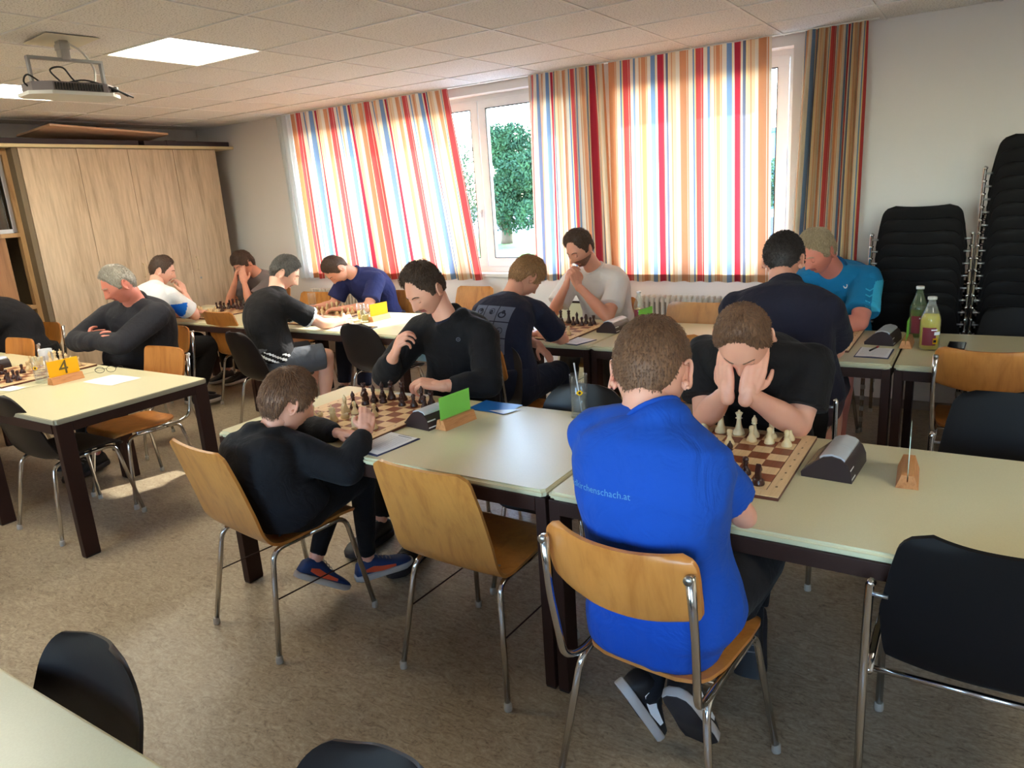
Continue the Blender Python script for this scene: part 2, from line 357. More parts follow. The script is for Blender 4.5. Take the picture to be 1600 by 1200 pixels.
# ---------------------------------------------------------------- curtains
def curtain_mat(name, hem=False):
    m = bpy.data.materials.new(name); m.use_nodes = True; t = m.node_tree; t.nodes.clear()
    cr, sa, og, rd, dr, bl, gy, yl = [c3(*q) for q in ((232, 214, 184), (230, 194, 150), (216, 146, 102), (204, 82, 78), (180, 52, 64), (122, 148, 178), (108, 112, 128), (244, 214, 150))]
    seq = [(og, 3.2), (cr, .25), (og, .5), (cr, 1.8), (bl, .7), (yl, .5), (rd, 2.4), (cr, .2), (rd, .9), (cr, 1.6), (bl, 1.0), (sa, .4), (cr, 1.2), (og, .35), (sa, .5), (og, 1.9), (sa, .5), (og, .35), (cr, 1.9), (bl, 2.0), (yl, .4), (cr, .5), (dr, 2.5), (rd, .4), (cr, 1.0), (gy, 1.1), (yl, .5), (sa, 1.0), (og, .4), (sa, 1.4), (cr, 1.7)]
    tot = sum(q[1] for q in seq); pos = 0; st = []
    for c_, w_ in seq: st.append((pos/tot, c_)); pos += w_
    n = lambda ty: t.nodes.new('ShaderNode'+ty)
    uv = n('UVMap'); sep = n('SeparateXYZ'); t.links.new(uv.outputs[0], sep.inputs[0])
    fr_ = n('Math'); fr_.operation = 'FRACT'; t.links.new(sep.outputs[0], fr_.inputs[0])
    r = n('ValToRGB'); r.color_ramp.interpolation = 'CONSTANT'; e = r.color_ramp.elements
    while len(e) > 1: e.remove(e[0])
    e[0].position = 0; e[0].color = st[0][1]
    for p_, c_ in st[1:]: q = e.new(p_); q.color = c_
    t.links.new(fr_.outputs[0], r.inputs[0])
    wv = n('TexNoise'); wv.inputs['Scale'].default_value = 700; mp = n('TexCoord'); t.links.new(mp.outputs['Object'], wv.inputs['Vector'])
    mul = n('Mix'); mul.data_type = 'RGBA'; mul.blend_type = 'MULTIPLY'; mul.inputs[0].default_value = .25
    t.links.new(r.outputs[0], mul.inputs[6]); t.links.new(wv.outputs[0], mul.inputs[7])
    d = n('BsdfDiffuse'); tl = n('BsdfTranslucent'); mx = n('MixShader'); mx.inputs[0].default_value = .36
    for q in (d, tl): t.links.new(mul.outputs[2], q.inputs[0])
    o_ = n('OutputMaterial'); t.links.new(d.outputs[0], mx.inputs[1]); t.links.new(tl.outputs[0], mx.inputs[2]); t.links.new(mx.outputs[0], o_.inputs[0])
    return m
M['curtain'] = curtain_mat('striped_curtain_cloth')
m = bpy.data.materials.new('plain_sheer'); m.use_nodes = True; t = m.node_tree; t.nodes.clear()
d = t.nodes.new('ShaderNodeBsdfDiffuse'); tl = t.nodes.new('ShaderNodeBsdfTranslucent'); mx = t.nodes.new('ShaderNodeMixShader'); o_ = t.nodes.new('ShaderNodeOutputMaterial')
d.inputs[0].default_value = tl.inputs[0].default_value = c3(226, 228, 224); mx.inputs[0].default_value = .5
t.links.new(d.outputs[0], mx.inputs[1]); t.links.new(tl.outputs[0], mx.inputs[2]); t.links.new(mx.outputs[0], o_.inputs[0]); M['sheer'] = m
def curtain(name, label, top, bot, zb, folds, amp, u0, upm, y=2.33, matk='curtain', seed=1, hem=True, gather=None):
    """a pleated sheet from x range `top` at the rail to x range `bot` at the hem; stripes follow the cloth"""
    rnd = random.Random(seed); nu = max(40, folds*14); nz = 26; ph = [rnd.uniform(-.7, .7) for _ in range(folds+2)]; am = [rnd.uniform(.45, 1.25) for _ in range(folds+2)]
    V = []; UV = []; F = []; ztop = ZC-.006
    for k in range(nz+1):
        tz = k/nz; z = ztop+(zb-ztop)*tz; L_ = 0; row = []
        for i in range(nu+1):
            s = i/nu; f = s*folds; a = int(f); fr_ = f-a
            g = (gather(s) if gather else s)
            am_ = am[a]*(1-fr_)+am[a+1]*fr_; sh = ph[a]*(1-fr_)+ph[a+1]*fr_
            A = amp*am_*(.55+.45*min(1, tz*4))*(1+.25*math.sin(3*tz+a))
            yy = y+A*math.sin(2*PI*f+sh*tz*1.6)
            xx = (top[0]+(top[1]-top[0])*g)*(1-tz)+(bot[0]+(bot[1]-bot[0])*g)*tz+A*.35*math.cos(2*PI*f*1.0+sh)
            zz = z+.004*math.sin(2*PI*f)*(k == nz)
            row.append((xx, yy, zz))
        for i, p in enumerate(row):
            V.append(p); UV.append((u0+upm*(i/nu), tz))
    for k in range(nz):
        for i in range(nu): a = k*(nu+1)+i; F.append((a, a+1, a+nu+2, a+nu+1))
    c_ = obj(name, mesh_data(name, V, F, M[matk], True, None, UV)); tag(c_, label, 'curtain', 'striped curtains' if matk == 'curtain' else None)
    if hem:                       # the hem is the same cloth folded up a second and third time behind the first
        hv = []; huv = []; hf = []; zh = .055
        for l_ in range(2):
            for t_ in (0, 1):
                for i in range(nu+1):
                    p = V[nz*(nu+1)+i]; q = V[(nz-1)*(nu+1)+i]; f = t_*zh/((ztop-zb)/nz)
                    hv.append((p[0]*(1-f)+q[0]*f, p[1]*(1-f)+q[1]*f+.003*(l_+1), zb+.002+t_*zh)); huv.append((u0+upm*i/nu+.31*(l_+1), 1-t_*.05))
            k0 = l_*2*(nu+1)
            for i in range(nu): hf.append((k0+i, k0+i+1, k0+nu+2+i, k0+nu+1+i))
        obj('hem', mesh_data('hem', hv, hf, M[matk], True, None, huv), c_)
    return c_
curtain('curtain', 'striped curtain left of the open window gap, its right edge slanting', (-2.40, -.37), (-2.36, -.14), .905, 13, .032, 0, 4.3, seed=3)
curtain('curtain', 'striped curtain bunched right of the open window gap, behind the man in the white tee', (.47, 1.16), (.42, 1.2), .905, 7, .036, .13, 1.9, seed=5)
curtain('curtain', 'widest striped curtain, almost flat, filling the second window', (1.20, 2.43), (1.19, 2.46), .905, 9, .012, 0, 2.15, seed=8)
curtain('curtain', 'narrow striped curtain gathered at the right end of the rail', (2.64, 3.03), (2.58, 3.03), .93, 6, .038, .35, 1.9, seed=11)
curtain('sheer_curtain', 'plain white sheer curtain hanging at the left end of the first window', (-2.66, -2.4), (-2.62, -2.36), .90, 4, .02, 0, 1, y=2.36, matk='sheer', seed=2, hem=False)
struct(MB().box(-2.7, 3.1, 2.31, 2.35, ZC-.006, ZC+.0).build('trim_4', M['tbar']))

# ---------------------------------------------------------------- radiators
def radiator(x0, x1, label):
    t_ = thing('radiator', label, 'radiator', ((x0+x1)/2, 2.36, 0)); h = (x1-x0)/2
    n = int((x1-x0)/.045); me = MB().box(-.014, .014, -.045, .03, .2, .79, 0, .01).data('fin', M['radiator'])
    for k in range(n): obj('fin', me, t_, (-h+.0225+k*.045, 0, 0))
    MB().box(-h, h, -.025, .012, .22, .25).box(-h, h, -.025, .012, .735, .765).build('header', M['radiator'], t_)
    mb = MB(); mb.tube([(h+.0, -.01, .235), (h+.06, -.01, .235), (h+.06, .04, .235)], .009, 8); mb.tube([(-h+.02, -.01, .22), (-h+.02, -.01, .0)], .009, 8); mb.build('pipe', M['radiator'], t_)
    MB().tube([(h, -.01, .75), (h+.05, -.01, .75), (h+.09, -.01, .75)], [.012, .02, .022], 12).build('valve', M['white_plastic'], t_)
radiator(1.42, 2.62, 'cream ribbed radiator below the wide flat curtain')
radiator(-2.45, -1.0, 'cream ribbed radiator in the left window corner')

# ---------------------------------------------------------------- outside, seen through the window gaps
def node_mat(name, a, b, sc, rough=.9):
    m = mat(name, a, rough); L(m, ramp(m, noise(m, coords(m), sc, 4, .6), [(.35, a), (.65, b)]), P(m).inputs['Base Color']); return m
GZ = -.35
g = MB().box(-60, 60, -60, 140, GZ-.2, GZ).build('ground', node_mat('asphalt', c3(96, 98, 104), c3(118, 118, 122), 3)); struct(g)
o = MB().box(-34, -3, 15.5, 27.5, GZ, GZ+.05).build('lawn', node_mat('lawn_grass', c3(60, 100, 30), c3(84, 128, 42), 8)); o['kind'] = 'stuff'; tag(o, 'bright green lawn beyond the window', 'lawn')
def tree(name, label, loc, h, r, seed, dense=2600, off=0):
    rnd = random.Random(seed); t_ = thing(name, label, 'tree', loc)
    MB().tube(bez([(0, 0, 0), (.06, 0, h*.2), (-.05, .05, h*.5), (.05, 0, h*.8)], 4), [.24-.012*k for k in range(13)], 9).build('trunk', mat('bark', c3(96, 78, 62), .9), t_)
    V = []; F = []
    blobs = [(rnd.uniform(-r, r)*.6+off, rnd.uniform(-r, r)*.6, h*rnd.uniform(.2, .86), r*rnd.uniform(.32, .5)) for _ in range(22)]
    for _ in range(dense):
        bx, by, bz, br = rnd.choice(blobs); d = Vector((rnd.gauss(0, 1), rnd.gauss(0, 1), rnd.gauss(0, 1))).normalized()*br*rnd.uniform(.55, 1.05)
        c_ = Vector((bx, by, bz))+d; a = Vector((rnd.gauss(0, 1), rnd.gauss(0, 1), rnd.gauss(0, 1))).normalized(); b = a.orthogonal().normalized(); s = rnd.uniform(.04, .10)
        k = len(V); V += [c_-a*s, c_+b*s*.45, c_+a*s, c_-b*s*.45]; F.append((k, k+1, k+2, k+3))
    fo = obj('foliage', mesh_data('foliage', V, F, node_mat('tree_leaves', c3(34, 66, 46), c3(62, 96, 56), 2), False), t_); fo['kind'] = 'stuff'
tree('broadleaf_tree', 'large green tree standing outside, right part of the window gap', (-12.0, 21.2, GZ+.05), 4.5, 1.5, 4, 26000, .8)
tree('birch_tree', 'pale feathery tree further off behind the left window sash', (-17.5, 25.5, GZ+.05), 4.4, 2.4, 9, 6000)
tree('small_tree', 'small pale tree in front of the blue hall outside', (-2.4, 24, GZ), 3.0, .9, 12, 1600)
t_ = thing('industrial_hall', 'pale blue industrial hall seen through the narrow right window', 'building', (-4.5, 42, GZ))
wm = mat('blue_cladding', c3(108, 158, 206), .5)
MB().box(-9, 9, -6, 6, 0, 4.0).build('wall', wm, t_)
MB().box(-9.2, 9.2, -6.2, 6.2, 4.0, 4.2).build('roof_edge', mat('hall_trim', c3(80, 120, 170), .5), t_)
rib = MB().box(-.03, .03, -6.06, -6, 0, 4.0).data('cladding_rib', wm)
for k in range(30): obj('cladding_rib', rib, t_, (-8.7+k*.6, 0, 0))
t_ = thing('parked_car', 'silver blue parked car in front of the hall', 'car', (.75, 10.6, GZ), .1)
cb = [(-2.1, .35), (-2.15, .62), (-2.0, .86), (-1.3, .94), (-.75, 1.36), (.65, 1.42), (1.35, .98), (2.05, .86), (2.18, .6), (2.15, .35)]
MB().prism(cb, -.85, .85, 'y').build('car_body', mat('car_paint', c3(150, 176, 200), .25, .3), t_)
MB().prism([(-1.1, .95), (-.68, 1.3), (.6, 1.35), (1.15, .98)], -.86, .86, 'y').build('side_window', mat('car_glass', c3(60, 76, 92), .1), t_)
wh = MB().lathe([(.0, -.1), (.3, -.1), (.33, -.06), (.33, .06), (.3, .1), (.0, .1)], 18).data('wheel', M['dark'])
for x_ in (-1.35, 1.35):
    for y_ in (-.8, .8): obj('wheel', wh, t_, (x_, y_, .33), (PI/2, 0, 0))

# ================================================================ cabinets on the left wall
XC = -3.5
ys = [.15, .665, 1.165, 1.665, 2.185]
t_ = thing('tall_cabinet', 'tall pale oak cabinet with four full height doors at left wall', 'cabinet', (XC, 1.17, 0))
MB().box(XL-XC+.002, -.022, ys[0]-1.17, ys[-1]-1.17, .0, 2.335).build('body', M['oak_edge'], t_); MB().box(-.0225, -.021, ys[0]-1.165, ys[-1]-1.175, .07, 2.333).build('gap_shade', M['dark'], t_)  # thin dark sheet behind the doors paints the shade in their gaps
MB().box(-.03, -.018, ys[0]-1.17+.01, ys[-1]-1.17-.01, .0, .07).build('plinth', M['frame_brown'], t_)
for i in range(4):
    d_ = MB().box(-.02, 0, ys[i]+.0025, ys[i+1]-.0025, .075, 2.33, 0, .0012).build('door', M['oak'], t_, (0, -1.17, 0))
    if i in (3, 1):
        hy = ys[i]+.06 if i == 3 else ys[i+1]-.06
        MB().tube(bez([(.0, hy, 1.07), (.022, hy, 1.085), (.03, hy, 1.14), (.022, hy, 1.195), (.0, hy, 1.21)], 4), .006, 8).build('handle', mat('cream_handle', c3(226, 204, 168), .4), d_)
        MB().tube([(0, hy+.02, .98), (.003, hy+.02, .98)], .012, 10).build('keyhole', M['steel'], d_)
# open display cabinet next to it
t_ = thing('display_cabinet', 'brown display cabinet with glazed top beside the oak cabinet', 'cabinet', (XC, -.72, 0))
XI = -.10; y0, y1 = -.87, .865                    # local y
fw = M['frame_wood']
MB().box(XL-XC+.002, XL-XC+.02, y0, y1, 0, 2.335).build('back_panel', M['oak_edge'], t_)
MB().box(XL-XC+.02, 0, y1-.045, y1, 0, 2.335).build('side_panel', M['oak_edge'], t_); MB().box(XL-XC+.02, 0, y0, y0+.045, 0, 2.335).build('side_panel', M['oak_edge'], t_)
MB().box(-.16, XI, y1-.085, y1-.045, 0, 2.335).build('stile', fw, t_)
for z in (.04, .93, 1.585, 2.30): MB().box(-.55, XI, y0+.045, y1-.085, z-.018, z+.018).build('shelf', fw, t_)
MB().box(-.135, -.125, y0+.1, y1-.15, 1.64, 2.27).build('glass_door', M['pane'], t_)
mb = MB(); mb.box(-.14, -.12, y1-.125, y1-.09, 1.61, 2.28); mb.box(-.14, -.12, y0+.06, y1-.12, 1.605, 1.64); mb.box(-.14, -.12, y0+.06, y1-.12, 2.25, 2.28); mb.build('door_frame', M['steel'], t_)
MB().box(-.15, -.13, y0+.1, y1-.2, .955, 1.565).build('door_panel', M['brown_board'], t_); MB().box(-.15, -.13, y0+.1, y1-.2, .06, .91).build('door_panel', M['brown_board'], t_)
for k, (yy, c_) in enumerate([(-.35, (176, 84, 62)), (-.05, (60, 44, 40)), (.25, (190, 96, 70)), (.5, (70, 60, 56))]):
    b_ = MB(); b_.box(-.48, -.2, yy-.12, yy+.12, 0, .42+.05*k, 0, .01); b_.box(-.47, -.199, yy-.09, yy+.09, .3, .36, 1)
    o = b_.build('folder_box', [mat('box_%d' % k, c3(*c_), .6), M['white']], None, (XC, -.72, 1.604)); tag(o, ['rust red box behind the glass, left', 'dark brown box behind the glass', 'orange red box behind the glass, second from right', 'dark grey box behind the glass, next to the oak cabinet'][k], 'box', 'boxes in the display cabinet')
# board across the top, rails and the loose panel on it
t_ = thing('cabinet_top_shelf', 'long cream shelf board lying across the cabinet tops', 'shelf', (-3.78, .4, 2.336))
MB().box(-.31, .31, -2.0, 2.01, 0, .03, 0, .004).build('board', M['shelf_cream'], t_)
for k, (a, b, c_, lab) in enumerate([(-1.0, 1.3, 0, 'long dark purple pole box on the cabinet top, left'), (1.36, 2.38, 1, 'short dark purple pole box on the cabinet top, right end')]):
    mb = MB(); mb.box(-.10, .02, 0, b-a, 0, .05, 0, .006); mb.box(-.2, -.11, .02, b-a-.1, .0, .06, 0, .006); mb.box(-.105, .025, .25, .36, -.0, .055, 0, .004)
    tag(mb.build('pole_box', M['purple'], None, (-3.52, a, 2.367)), lab, 'box', 'dark boxes on the cabinet top')
R_ = Matrix.Rotation(.10, 4, 'Z') @ Matrix.Rotation(-.03, 4, 'X') @ Matrix.Rotation(-.10, 4, 'Y')
mb = MB().box(-.26, .26, -.62, .62, -.009, .009, 0, .002, R_)
tag(mb.build('wooden_board', M['plank'], None, (-3.66, .98, 2.475)), 'pinkish beige board lying loose on top of the dark rails', 'board')

# ---------------------------------------------------------------- projector
px_, py_ = -.395, -.985
t_ = thing('projector', 'white projector in a grey ceiling bracket with loose black cables', 'projector', (px_, py_, ZC), PI/2-.12)
MB().box(-.13, .13, -.16, .16, -.0055, -.0045, 0, 0).build('ceiling_plate', mat('cream_plate', c3(232, 224, 196), .6), t_)
MB().box(-.022, .022, -.03, .03, -.10, -.005, 0, .003).box(-.026, .026, -.036, .036, -.05, -.02, 0, .003).build('mount_post', M['steel'], t_)
bk = mat('grey_bracket', c3(150, 150, 148), .45, .2); bw = .185
MB().box(-bw, bw, -.018, .018, -.103, -.090).box(-bw, -bw+.011, -.016, .016, -.27, -.090).box(bw-.011, bw, -.016, .016, -.27, -.090).build('bracket', bk, t_)
poly = [(x_*.64, y_*.85) for x_, y_ in [(-.36, -.08), (-.22, -.15), (.25, -.15), (.36, -.06), (.36, .10), (.30, .14), (-.30, .14), (-.36, .10)]]
MB().prism(poly, -.285, -.268, 'z').build('casing', M['white_plastic'], t_)
MB().prism([(x_*.9, y_*.9) for x_, y_ in poly], -.268, -.222, 'z').build('vent_housing', mat('grey_vent', c3(112, 102, 100), .5), t_)
sl_ = MB().box(-.0035, .0035, -.1185, -.112, -.262, -.228).data('vent_slat', M['dark'])
for k in range(18): obj('vent_slat', sl_, t_, (-.115+k*.0135, .0, 0))
MB().tube([(.18, -.07, -.245), (.20, -.10, -.245)], .014, 14).build('lens', M['dark'], t_)
for q in ([(-.19, 0, -.25), (-.225, -.02, -.22), (-.21, -.05, -.19), (-.15, -.06, -.235)], [(-.06, -.06, -.222), (-.11, -.07, -.165), (-.05, -.08, -.15), (.01, -.07, -.215), (.12, -.1, -.222), (.27, -.12, -.285)], [(-.03, .02, -.215), (.06, -.05, -.2), (.17, -.10, -.24), (.255, -.09, -.275)]): MB().tube(bez(q, 6), .0045, 7).build('black_cable', M['dark'], t_)
MB().tube(bez([(.03, 0, -.01), (.10, .01, -.05), (.14, .0, -.13), (.12, -.02, -.222)], 6), .0055, 7).build('white_cable', M['white_plastic'], t_)
# ================================================================ tables
TZ = .745
def make_table(name, label, x0, x1, y0, y1, grey_edge=False, group='school tables'):
    cx, cy = (x0+x1)/2, (y0+y1)/2; hx, hy = (x1-x0)/2, (y1-y0)/2
    t_ = thing(name, label, 'table', (cx, cy, 0), 0, None)
    mb = MB(); bm = bmesh.new(); bmesh.ops.create_cube(bm, size=1)
    for v in bm.verts: v.co = (v.co.x*2*hx, v.co.y*2*hy, TZ-.0135+v.co.z*.027)
    bmesh.ops.bevel(bm, geom=[e for e in bm.edges if abs(e.verts[0].co.z-e.verts[1].co.z) > .01], offset=.012, segments=3, affect='EDGES')
    bmesh.ops.bevel(bm, geom=[e for e in bm.edges if abs(e.verts[0].co.z-e.verts[1].co.z) < .001 and len(e.link_faces) == 2 and abs(e.link_faces[0].normal.dot(e.link_faces[1].normal)) < .2], offset=(.003 if grey_edge else .009), segments=3, affect='EDGES')
    me = bpy.data.meshes.new('tabletop'); bm.normal_update()
    for f in bm.faces: f.material_index = 0 if f.normal.z > .8 else 1
    bm.to_mesh(me); bm.free(); me.materials.append(M['top']); me.materials.append(M['edge_grey'] if grey_edge else M['edge'])
    obj('tabletop', me, t_)
    fb = M['frame_brown']; zt = TZ-.027
    for s_ in (-1, 1):
        MB().box(-hx+.04, hx-.04, s_*(hy-.012)-.014, s_*(hy-.012)+.008, zt-.048, zt, 0, .002).build('rail', fb, t_)
        MB().box(s_*(hx-.012)-.014, s_*(hx-.012)+.010, -hy+.085, hy-.085, zt-.048, zt, 0, .002).build('rail', fb, t_)
        for q in (-1, 1):
            xa, xb = sorted((s_*(hx-.002), s_*(hx-.042))); ya, yb = sorted((q*(hy-.003), q*(hy-.083)))
            l_ = MB().box(xa, xb, ya, yb, .006, zt, 0, .003).build('leg', fb, t_)
            MB().box(xa+.002, xb-.002, ya+.002, yb-.002, 0, .008).build('foot_cap', M['dark'], l_)
    return t_
make_table('table', 'cream table where the boy in the black hoodie plays, blue folder on it', .99, 2.657, -1.41, -.60)
make_table('table', 'cream table in the right foreground under the board of the boy in blue', 2.665, 4.33, -1.41, -.575)
make_table('table', 'cream table with grey edge carrying the yellow number 4 card', -.93, .02, -1.625, -.765, True)
make_table('table', 'cream table at the left picture edge, beyond the number 4 table', -2.6, -.932, -1.625, -.765, True)
make_table('table', 'cream table cut by the bottom left corner of the picture', .85, 2.95, -3.6, -2.735)
make_table('table', 'back left table by the oak cabinet, under the farthest chess board', -3.0, -1.335, .58, 1.42)
make_table('table', 'sunlit back table where the man in grey shorts writes', -1.325, .335, .58, 1.42)
make_table('table', 'small back table in front of the young man in the white tee', .95, 1.805, .62, 1.47)
make_table('table', 'back table with the clear bottle in front of the wide curtain', 1.815, 3.45, .62, 1.47)
make_table('table', 'back right table carrying the soft drink bottles and a phone', 3.46, 5.1, .62, 1.47)

# ================================================================ chairs
def shell(prof, wid, cup, th, nu=14, corner_top=.06, corner_front=.03, sub=4, mats=None, mb=None, p=2.2):
    """sheet along the profile (y,z); wid = half width per point; cup = how far the sides come forward"""
    pts = bez([(0, a, b) for a, b in prof], sub); n = len(pts)
    def interp(a, t): k = t*(len(a)-1); i = min(int(k), len(a)-2); return a[i]*(1-(k-i))+a[i+1]*(k-i)
    L_ = [0]
    for i in range(1, n): L_.append(L_[-1]+(pts[i]-pts[i-1]).length)
    G = []
    for i, q in enumerate(pts):
        t = i/(n-1); hw = interp(wid, t); c = interp(cup, t)
        d = (pts[min(i+1, n-1)]-pts[max(i-1, 0)]).normalized(); nrm = Vector((0, d.z, -d.y))    # faces the sitter: up / forward
        de = L_[-1]-L_[i]; ds = L_[i]
        if de < corner_top: hw -= corner_top*(1-math.sqrt(max(0, 1-(1-de/corner_top)**2)))
        if ds < corner_front: hw -= corner_front*(1-math.sqrt(max(0, 1-(1-ds/corner_front)**2)))
        row = []
        for k in range(nu+1):
            s = -1+2*k/nu; s = math.copysign(abs(s)**.9, s)
            row.append(q+Vector((s*hw, 0, 0))+nrm*(c*abs(s)**p))
        G.append((row, nrm))
    V = []; F = []; w_ = nu+1
    for row, nrm in G: V += [v+nrm*th/2 for v in row]
    o_ = len(V)
    for row, nrm in G: V += [v-nrm*th/2 for v in row]
    for i in range(n-1):
        for k in range(nu):
            a = i*w_+k; F.append((a, a+1, a+w_+1, a+w_)); F.append((o_+a, o_+a+w_, o_+a+w_+1, o_+a+1))
    for i in range(n-1):
        a = i*w_; F.append((a, a+w_, o_+a+w_, o_+a)); a = i*w_+nu; F.append((a, o_+a, o_+a+w_, a+w_))
    for k in range(nu):
        a = k; F.append((a, o_+a, o_+a+1, a+1)); a = (n-1)*w_+k; F.append((a, a+1, o_+a+1, o_+a))
    mb = mb or MB(); return mb.add(V, F, 0, True)
def smooth_by_angle(me, ang=40):
    me.polygons.foreach_set('use_smooth', [True]*len(me.polygons))
    bm = bmesh.new(); bm.from_mesh(me); bmesh.ops.recalc_face_normals(bm, faces=bm.faces)
    for e in bm.edges:
        if len(e.link_faces) == 2 and e.calc_face_angle(0) > math.radians(ang): e.smooth = False
    bm.to_mesh(me); bm.free(); return me
def sbuild(mb, name, mats, parent):
    me = mesh_data(name, mb.V, mb.F, mats, True, mb.I); smooth_by_angle(me); return obj(name, me, parent)
def leg(t_, pts, r=.0105, foot=True, name='leg'):
    l_ = MB().tube(fillet(pts, .05), r, 10).build(name, M['chrome'], t_)
    if foot:
        for p_ in (pts[0], pts[-1]):
            if p_[2] < .05: MB().lathe([(.0135, 0), (.0145, .004), (.0135, .026), (.011, .03)], 10, (p_[0], p_[1], 0)).build('foot_cap', M['foot'], l_)
    return l_
def inverted_u(t_, s_, x_top, x_foot, zt=.425, yr=-.235, yf=.235, inset=.07, r=.0105):
    """rear leg, rail under the seat and front leg bent from one tube; split into two legs meeting mid rail"""
    leg(t_, [(s_*x_foot, yr, .012), (s_*x_top, yr+inset, zt), (s_*x_top, 0, zt+.004)], r)
    leg(t_, [(s_*x_foot, yf, .012), (s_*x_top, yf-inset+.01, zt+.008), (s_*x_top, 0, zt+.004)], r)
def ply_chair(label):
    t_ = thing('plywood_shell_chair', label, 'chair')
    mb = shell([(.235, .435), (.21, .452), (.10, .452), (-.05, .440), (-.155, .448), (-.205, .50), (-.235, .60), (-.275, .73), (-.315, .855)], [.185, .195, .2, .205, .21, .215, .215, .21, .20], [0, 0, .003, .006, .006, .004, .006, .010, .012], .011, corner_top=.035, corner_front=.03, sub=7)
    sh_ = sbuild(mb, 'shell', M['ply'], t_)
    for x_ in (-.14, .14):
        for y_ in (-.1, .1): MB().lathe([(.007, 0), (.006, .002), (0.001, .003)], 10, (x_, y_, .4535 if y_ > 0 else .449)).build('rivet', M['steel'], sh_)
    for s_ in (-1, 1):
        inverted_u(t_, s_, .185, .235)
        MB().tube([(s_*.212, -.185, .24), (s_*.212, .19, .24)], .003, 6).build('brace', M['frame_brown'], t_)
    MB().tube([(-.185, -.1, .428), (.185, -.1, .428)], .008, 8).tube([(-.185, .1, .43), (.185, .1, .43)], .008, 8).build('crossbar', M['chrome'], t_)
    return t_
def back_chair(label):
    t_ = thing('wooden_back_chair', label, 'chair')
    sbuild(shell([(.235, .425), (.205, .45), (.10, .452), (-.05, .444), (-.17, .452)], [.175, .195, .2, .19, .165], [0, 0, .002, .004, .002], .011, corner_top=.06, corner_front=.07, sub=7), 'seat', M['ply_back'], t_)
    sbuild(shell([(-.265, .665), (-.285, .73), (-.30, .80), (-.31, .86)], [.205, .21, .21, .205], [.045, .045, .045, .045], .012, corner_top=.035, corner_front=.035, sub=8), 'backrest', M['ply_back'], t_)
    for s_ in (-1, 1):
        inverted_u(t_, s_, .185, .235, .415)
        pts = fillet([(s_*.20, -.288, .83), (s_*.205, -.272, .67), (s_*.195, -.235, .45), (s_*.187, -.17, .425), (s_*.187, .12, .437)], .05)
        rs = [.013 if p_.z > .78 else .0105 for p_ in pts]
        MB().tube(pts, rs, 10).build('back_post', M['chrome'], t_)
        MB().tube([(s_*.20, -.302, .825), (s_*.20, -.292, .825)], .011, 12).build('screw_cap', M['steel'], t_)
    MB().tube([(-.185, -.1, .425), (.185, -.1, .425)], .008, 8).tube([(-.185, .1, .43), (.185, .1, .43)], .008, 8).build('crossbar', M['chrome'], t_)
    return t_
def plastic_chair(label):
    t_ = thing('plastic_shell_chair', label, 'chair')
    mb = shell([(.225, .415), (.20, .445), (.10, .45), (-.05, .435), (-.15, .445), (-.205, .50), (-.235, .60), (-.265, .72), (-.29, .83)], [.185, .205, .215, .22, .225, .23, .225, .205, .175], [.0, .0, .012, .03, .04, .045, .04, .03, .018], .008, nu=18, corner_top=.11, corner_front=.05, p=3, sub=8)
    sbuild(mb, 'shell', M['black_plastic'], t_)
    for s_ in (-1, 1): inverted_u(t_, s_, .175, .235)
    MB().tube([(-.175, -.1, .424), (.175, -.1, .424)], .008, 8).tube([(-.175, .1, .43), (.175, .1, .43)], .008, 8).build('crossbar', M['chrome'], t_)
    return t_
def black_chair(label, m='black_shell'):
    t_ = thing('black_shell_chair', label, 'chair')
    mb = shell([(.235, .41), (.21, .44), (.10, .447), (-.05, .43), (-.15, .44), (-.20, .50), (-.235, .61), (-.27, .74), (-.30, .86)], [.20, .225, .235, .235, .225, .235, .245, .225, .20], [0, 0, .008, .015, .02, .028, .035, .035, .03], .012, nu=18, corner_top=.06, corner_front=.06, p=2.4, sub=8)
    sbuild(mb, 'shell', M[m], t_)
    for s_ in (-1, 1):
        leg(t_, [(s_*.265, -.235, .012), (s_*.272, -.20, .46), (s_*.268, -.222, .69), (s_*.262, -.228, .70)], .011)
        leg(t_, [(s_*.262, .235, .012), (s_*.262, .20, .42), (s_*.262, -.19, .42)], .011)
        MB().tube([(s_*.268, -.222, .665), (s_*.225, -.226, .665)], .006, 8).build('pin', M['steel'], t_)
    MB().tube([(-.262, -.14, .40), (.262, -.14, .40)], .009, 8).tube([(-.262, .12, .41), (.262, .12, .41)], .009, 8).build('crossbar', M['chrome'], t_)
    return t_
protos = {'A': ply_chair, 'B': back_chair, 'C': plastic_chair, 'D': black_chair}; made = {}
def chair(kind, x, y, rz, label):
    if kind not in made: made[kind] = protos[kind](label); o = made[kind]; o.location = (x, y, 0); o.rotation_euler = (0, 0, rz); return o
    return dup(made[kind], (x, y, 0), rz, label)
